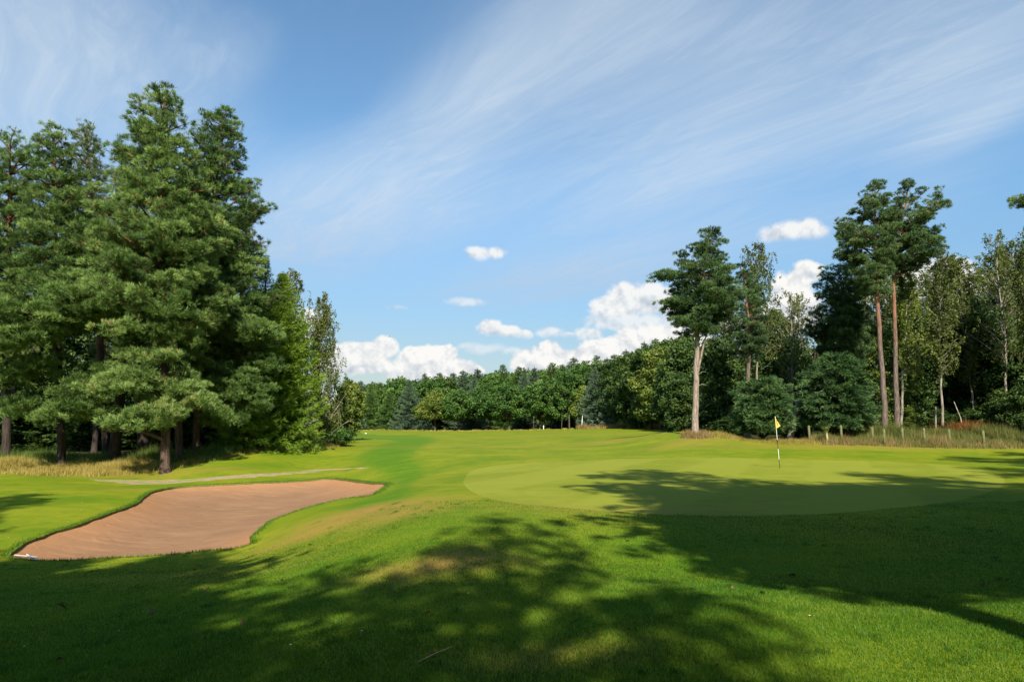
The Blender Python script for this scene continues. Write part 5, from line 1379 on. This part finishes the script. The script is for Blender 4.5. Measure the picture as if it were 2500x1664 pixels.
lp = [(1936, 1410, 1.9), (1860, 1451, 1.2), (1789, 1438, .9), (1688, 1441, .7), (1627, 1424, .7), (1602, 1421, .6), (1544, 1440, .6), (1535, 1321, 1.1), (1363, 1310, 1), (1423, 1395, .7), (1331, 1515, .9), (1306, 1485, .7), (1045, 1502, .9), (1053, 1603, 1.0), (2471, 1402, 1.0),
      (2401, 1432, 1.2), (2191, 1265, 1.4), (2050, 1266, 1.0), (1751, 1629, .6), (155, 1486, 1.6), (369, 1498, 1.6), (475, 1393, 1.3), (501, 1440, 1.4), (592, 1523, 1.0), (297, 1594, .9), (146, 1614, .9), (756, 1331, 1.6), (802, 1385, 1.0), (845, 1516, .7), (412, 1541, .7), (516, 1478, .8), (957, 1442, 1.1), (688, 1416, 1.0), (331, 1398, 1.0)]
lp.sort()
for i, (px, py, s) in enumerate(lp):
    p = ground_at(px, py)
    o = bpy.data.objects.new('fallen_leaf', lms[i % 5]); COL.objects.link(o)
    o.location = p + np.array([0, 0, .012]); o.scale = (s * .68, s * .68, s * .6); o.rotation_euler = (rs.normal(0, .3), rs.normal(0, .3), rs.uniform(0, 6))
    if s > 1.8: lab = 'largest dark curled leaf on the lawn at lower right'
    elif px == 1053: lab = 'dark crumpled leaf lying across the straw twig'
    else: lab = f'small brown fallen leaf on the lawn, {ordn[i]} from the left'
    tag(o, lab, 'fallen leaf', 'fallen leaves on the foreground lawn')
a, b = ground_at(1020, 1621), ground_at(1103, 1587)
V, Fq = tube(np.array([a * 0 + [0, 0, .02], (b - a) / 2 + [0.01, 0, .035], (b - a) + [0, 0, .03]]), [.0035, .004, .0025], 6)
o = link('twig', mesh_np('twig', V, Fq, smooth=True), mat_plain('straw', (.42, .30, .10), .7)); o.location = a
tag(o, 'thin straw-coloured twig on the dark lawn at the bottom', 'twig')
M_petal = mat_plain('daisy_petals', (.8, .8, .78), .6, .05)
dp = [(129, 1223), (200, 1229), (166, 1276), (290, 1544), (59, 1582), (20, 1315), (709, 1579), (883, 1545), (1977, 1508), (2363, 1482), (1143, 1452), (320, 1222), (198, 1247)]
dm = None
dp.sort()
for i, (px, py) in enumerate(dp):
    p = ground_at(px, py)
    if dm is None:
        bm = bmesh.new()
        for k_ in range(9):
            a_ = 2 * PI * k_ / 9
            c_, s_ = math.cos(a_), math.sin(a_)
            bm.faces.new([bm.verts.new(v) for v in [(0, 0, .03), (.006 * c_ - .004 * s_, .006 * s_ + .004 * c_, .031), (.016 * c_, .016 * s_, .034), (.006 * c_ + .004 * s_, .006 * s_ - .004 * c_, .031)]])
        dm = bpy.data.meshes.new('daisy'); bm.to_mesh(dm); bm.free(); dm.materials.append(M_petal)
    o = bpy.data.objects.new('daisy', dm); COL.objects.link(o); o.location = p
    k_ = .75 if py > 1400 else 1.4
    o.scale = (k_, k_, k_)
    tag(o, f'tiny white daisy in the grass, {ordn[i]} from the left', 'daisy', 'daisies scattered in the grass')
p = ground_pt(893, 120)
bm = bmesh.new(); bmesh.ops.create_icosphere(bm, subdivisions=2, radius=.16)
for v in bm.verts: v.co.z = max(v.co.z, -.05) * .8
me = bpy.data.meshes.new('tee_marker'); bm.to_mesh(me); bm.free()
o = link('tee_marker', me, M_white); o.location = p + np.array([0, 0, .05]); tag(o, 'small white marker on the far left of the fairway', 'marker')

# ------------------------------------------------------------------ distant aircraft
c = at(953, 821, 1400)
ar = empty('aeroplane', c); tag(ar, 'tiny grey aeroplane low in the sky above the left cloud', 'aeroplane')
M_air = mat_plain('aircraft_grey', (.22, .27, .32), .4, .05)
V, Fq = tube(np.array([[-6, 0, 0], [-5, 0, .1], [-2, 0, .1], [3, 0, 0], [5.6, 0, 0], [6.2, 0, 0]]), [.1, .55, .75, .7, .4, .05], 12)
link('fuselage', mesh_np('fuselage', V, Fq, smooth=True), M_air, ar)
boxy('wing', (-.4, -6.5, .3), (-.4, 6.5, .3), 1.3, .18, M_air, ar, .04)
boxy('tail_wing', (5.3, -2, .2), (5.3, 2, .2), .8, .12, M_air, ar, .03)
boxy('tail_fin', (5.1, 0, .1), (5.7, 0, 1.3), .12, .7, M_air, ar, .03)
print('objects', len(COL.objects), 'script', round(time.time() - T0, 1))
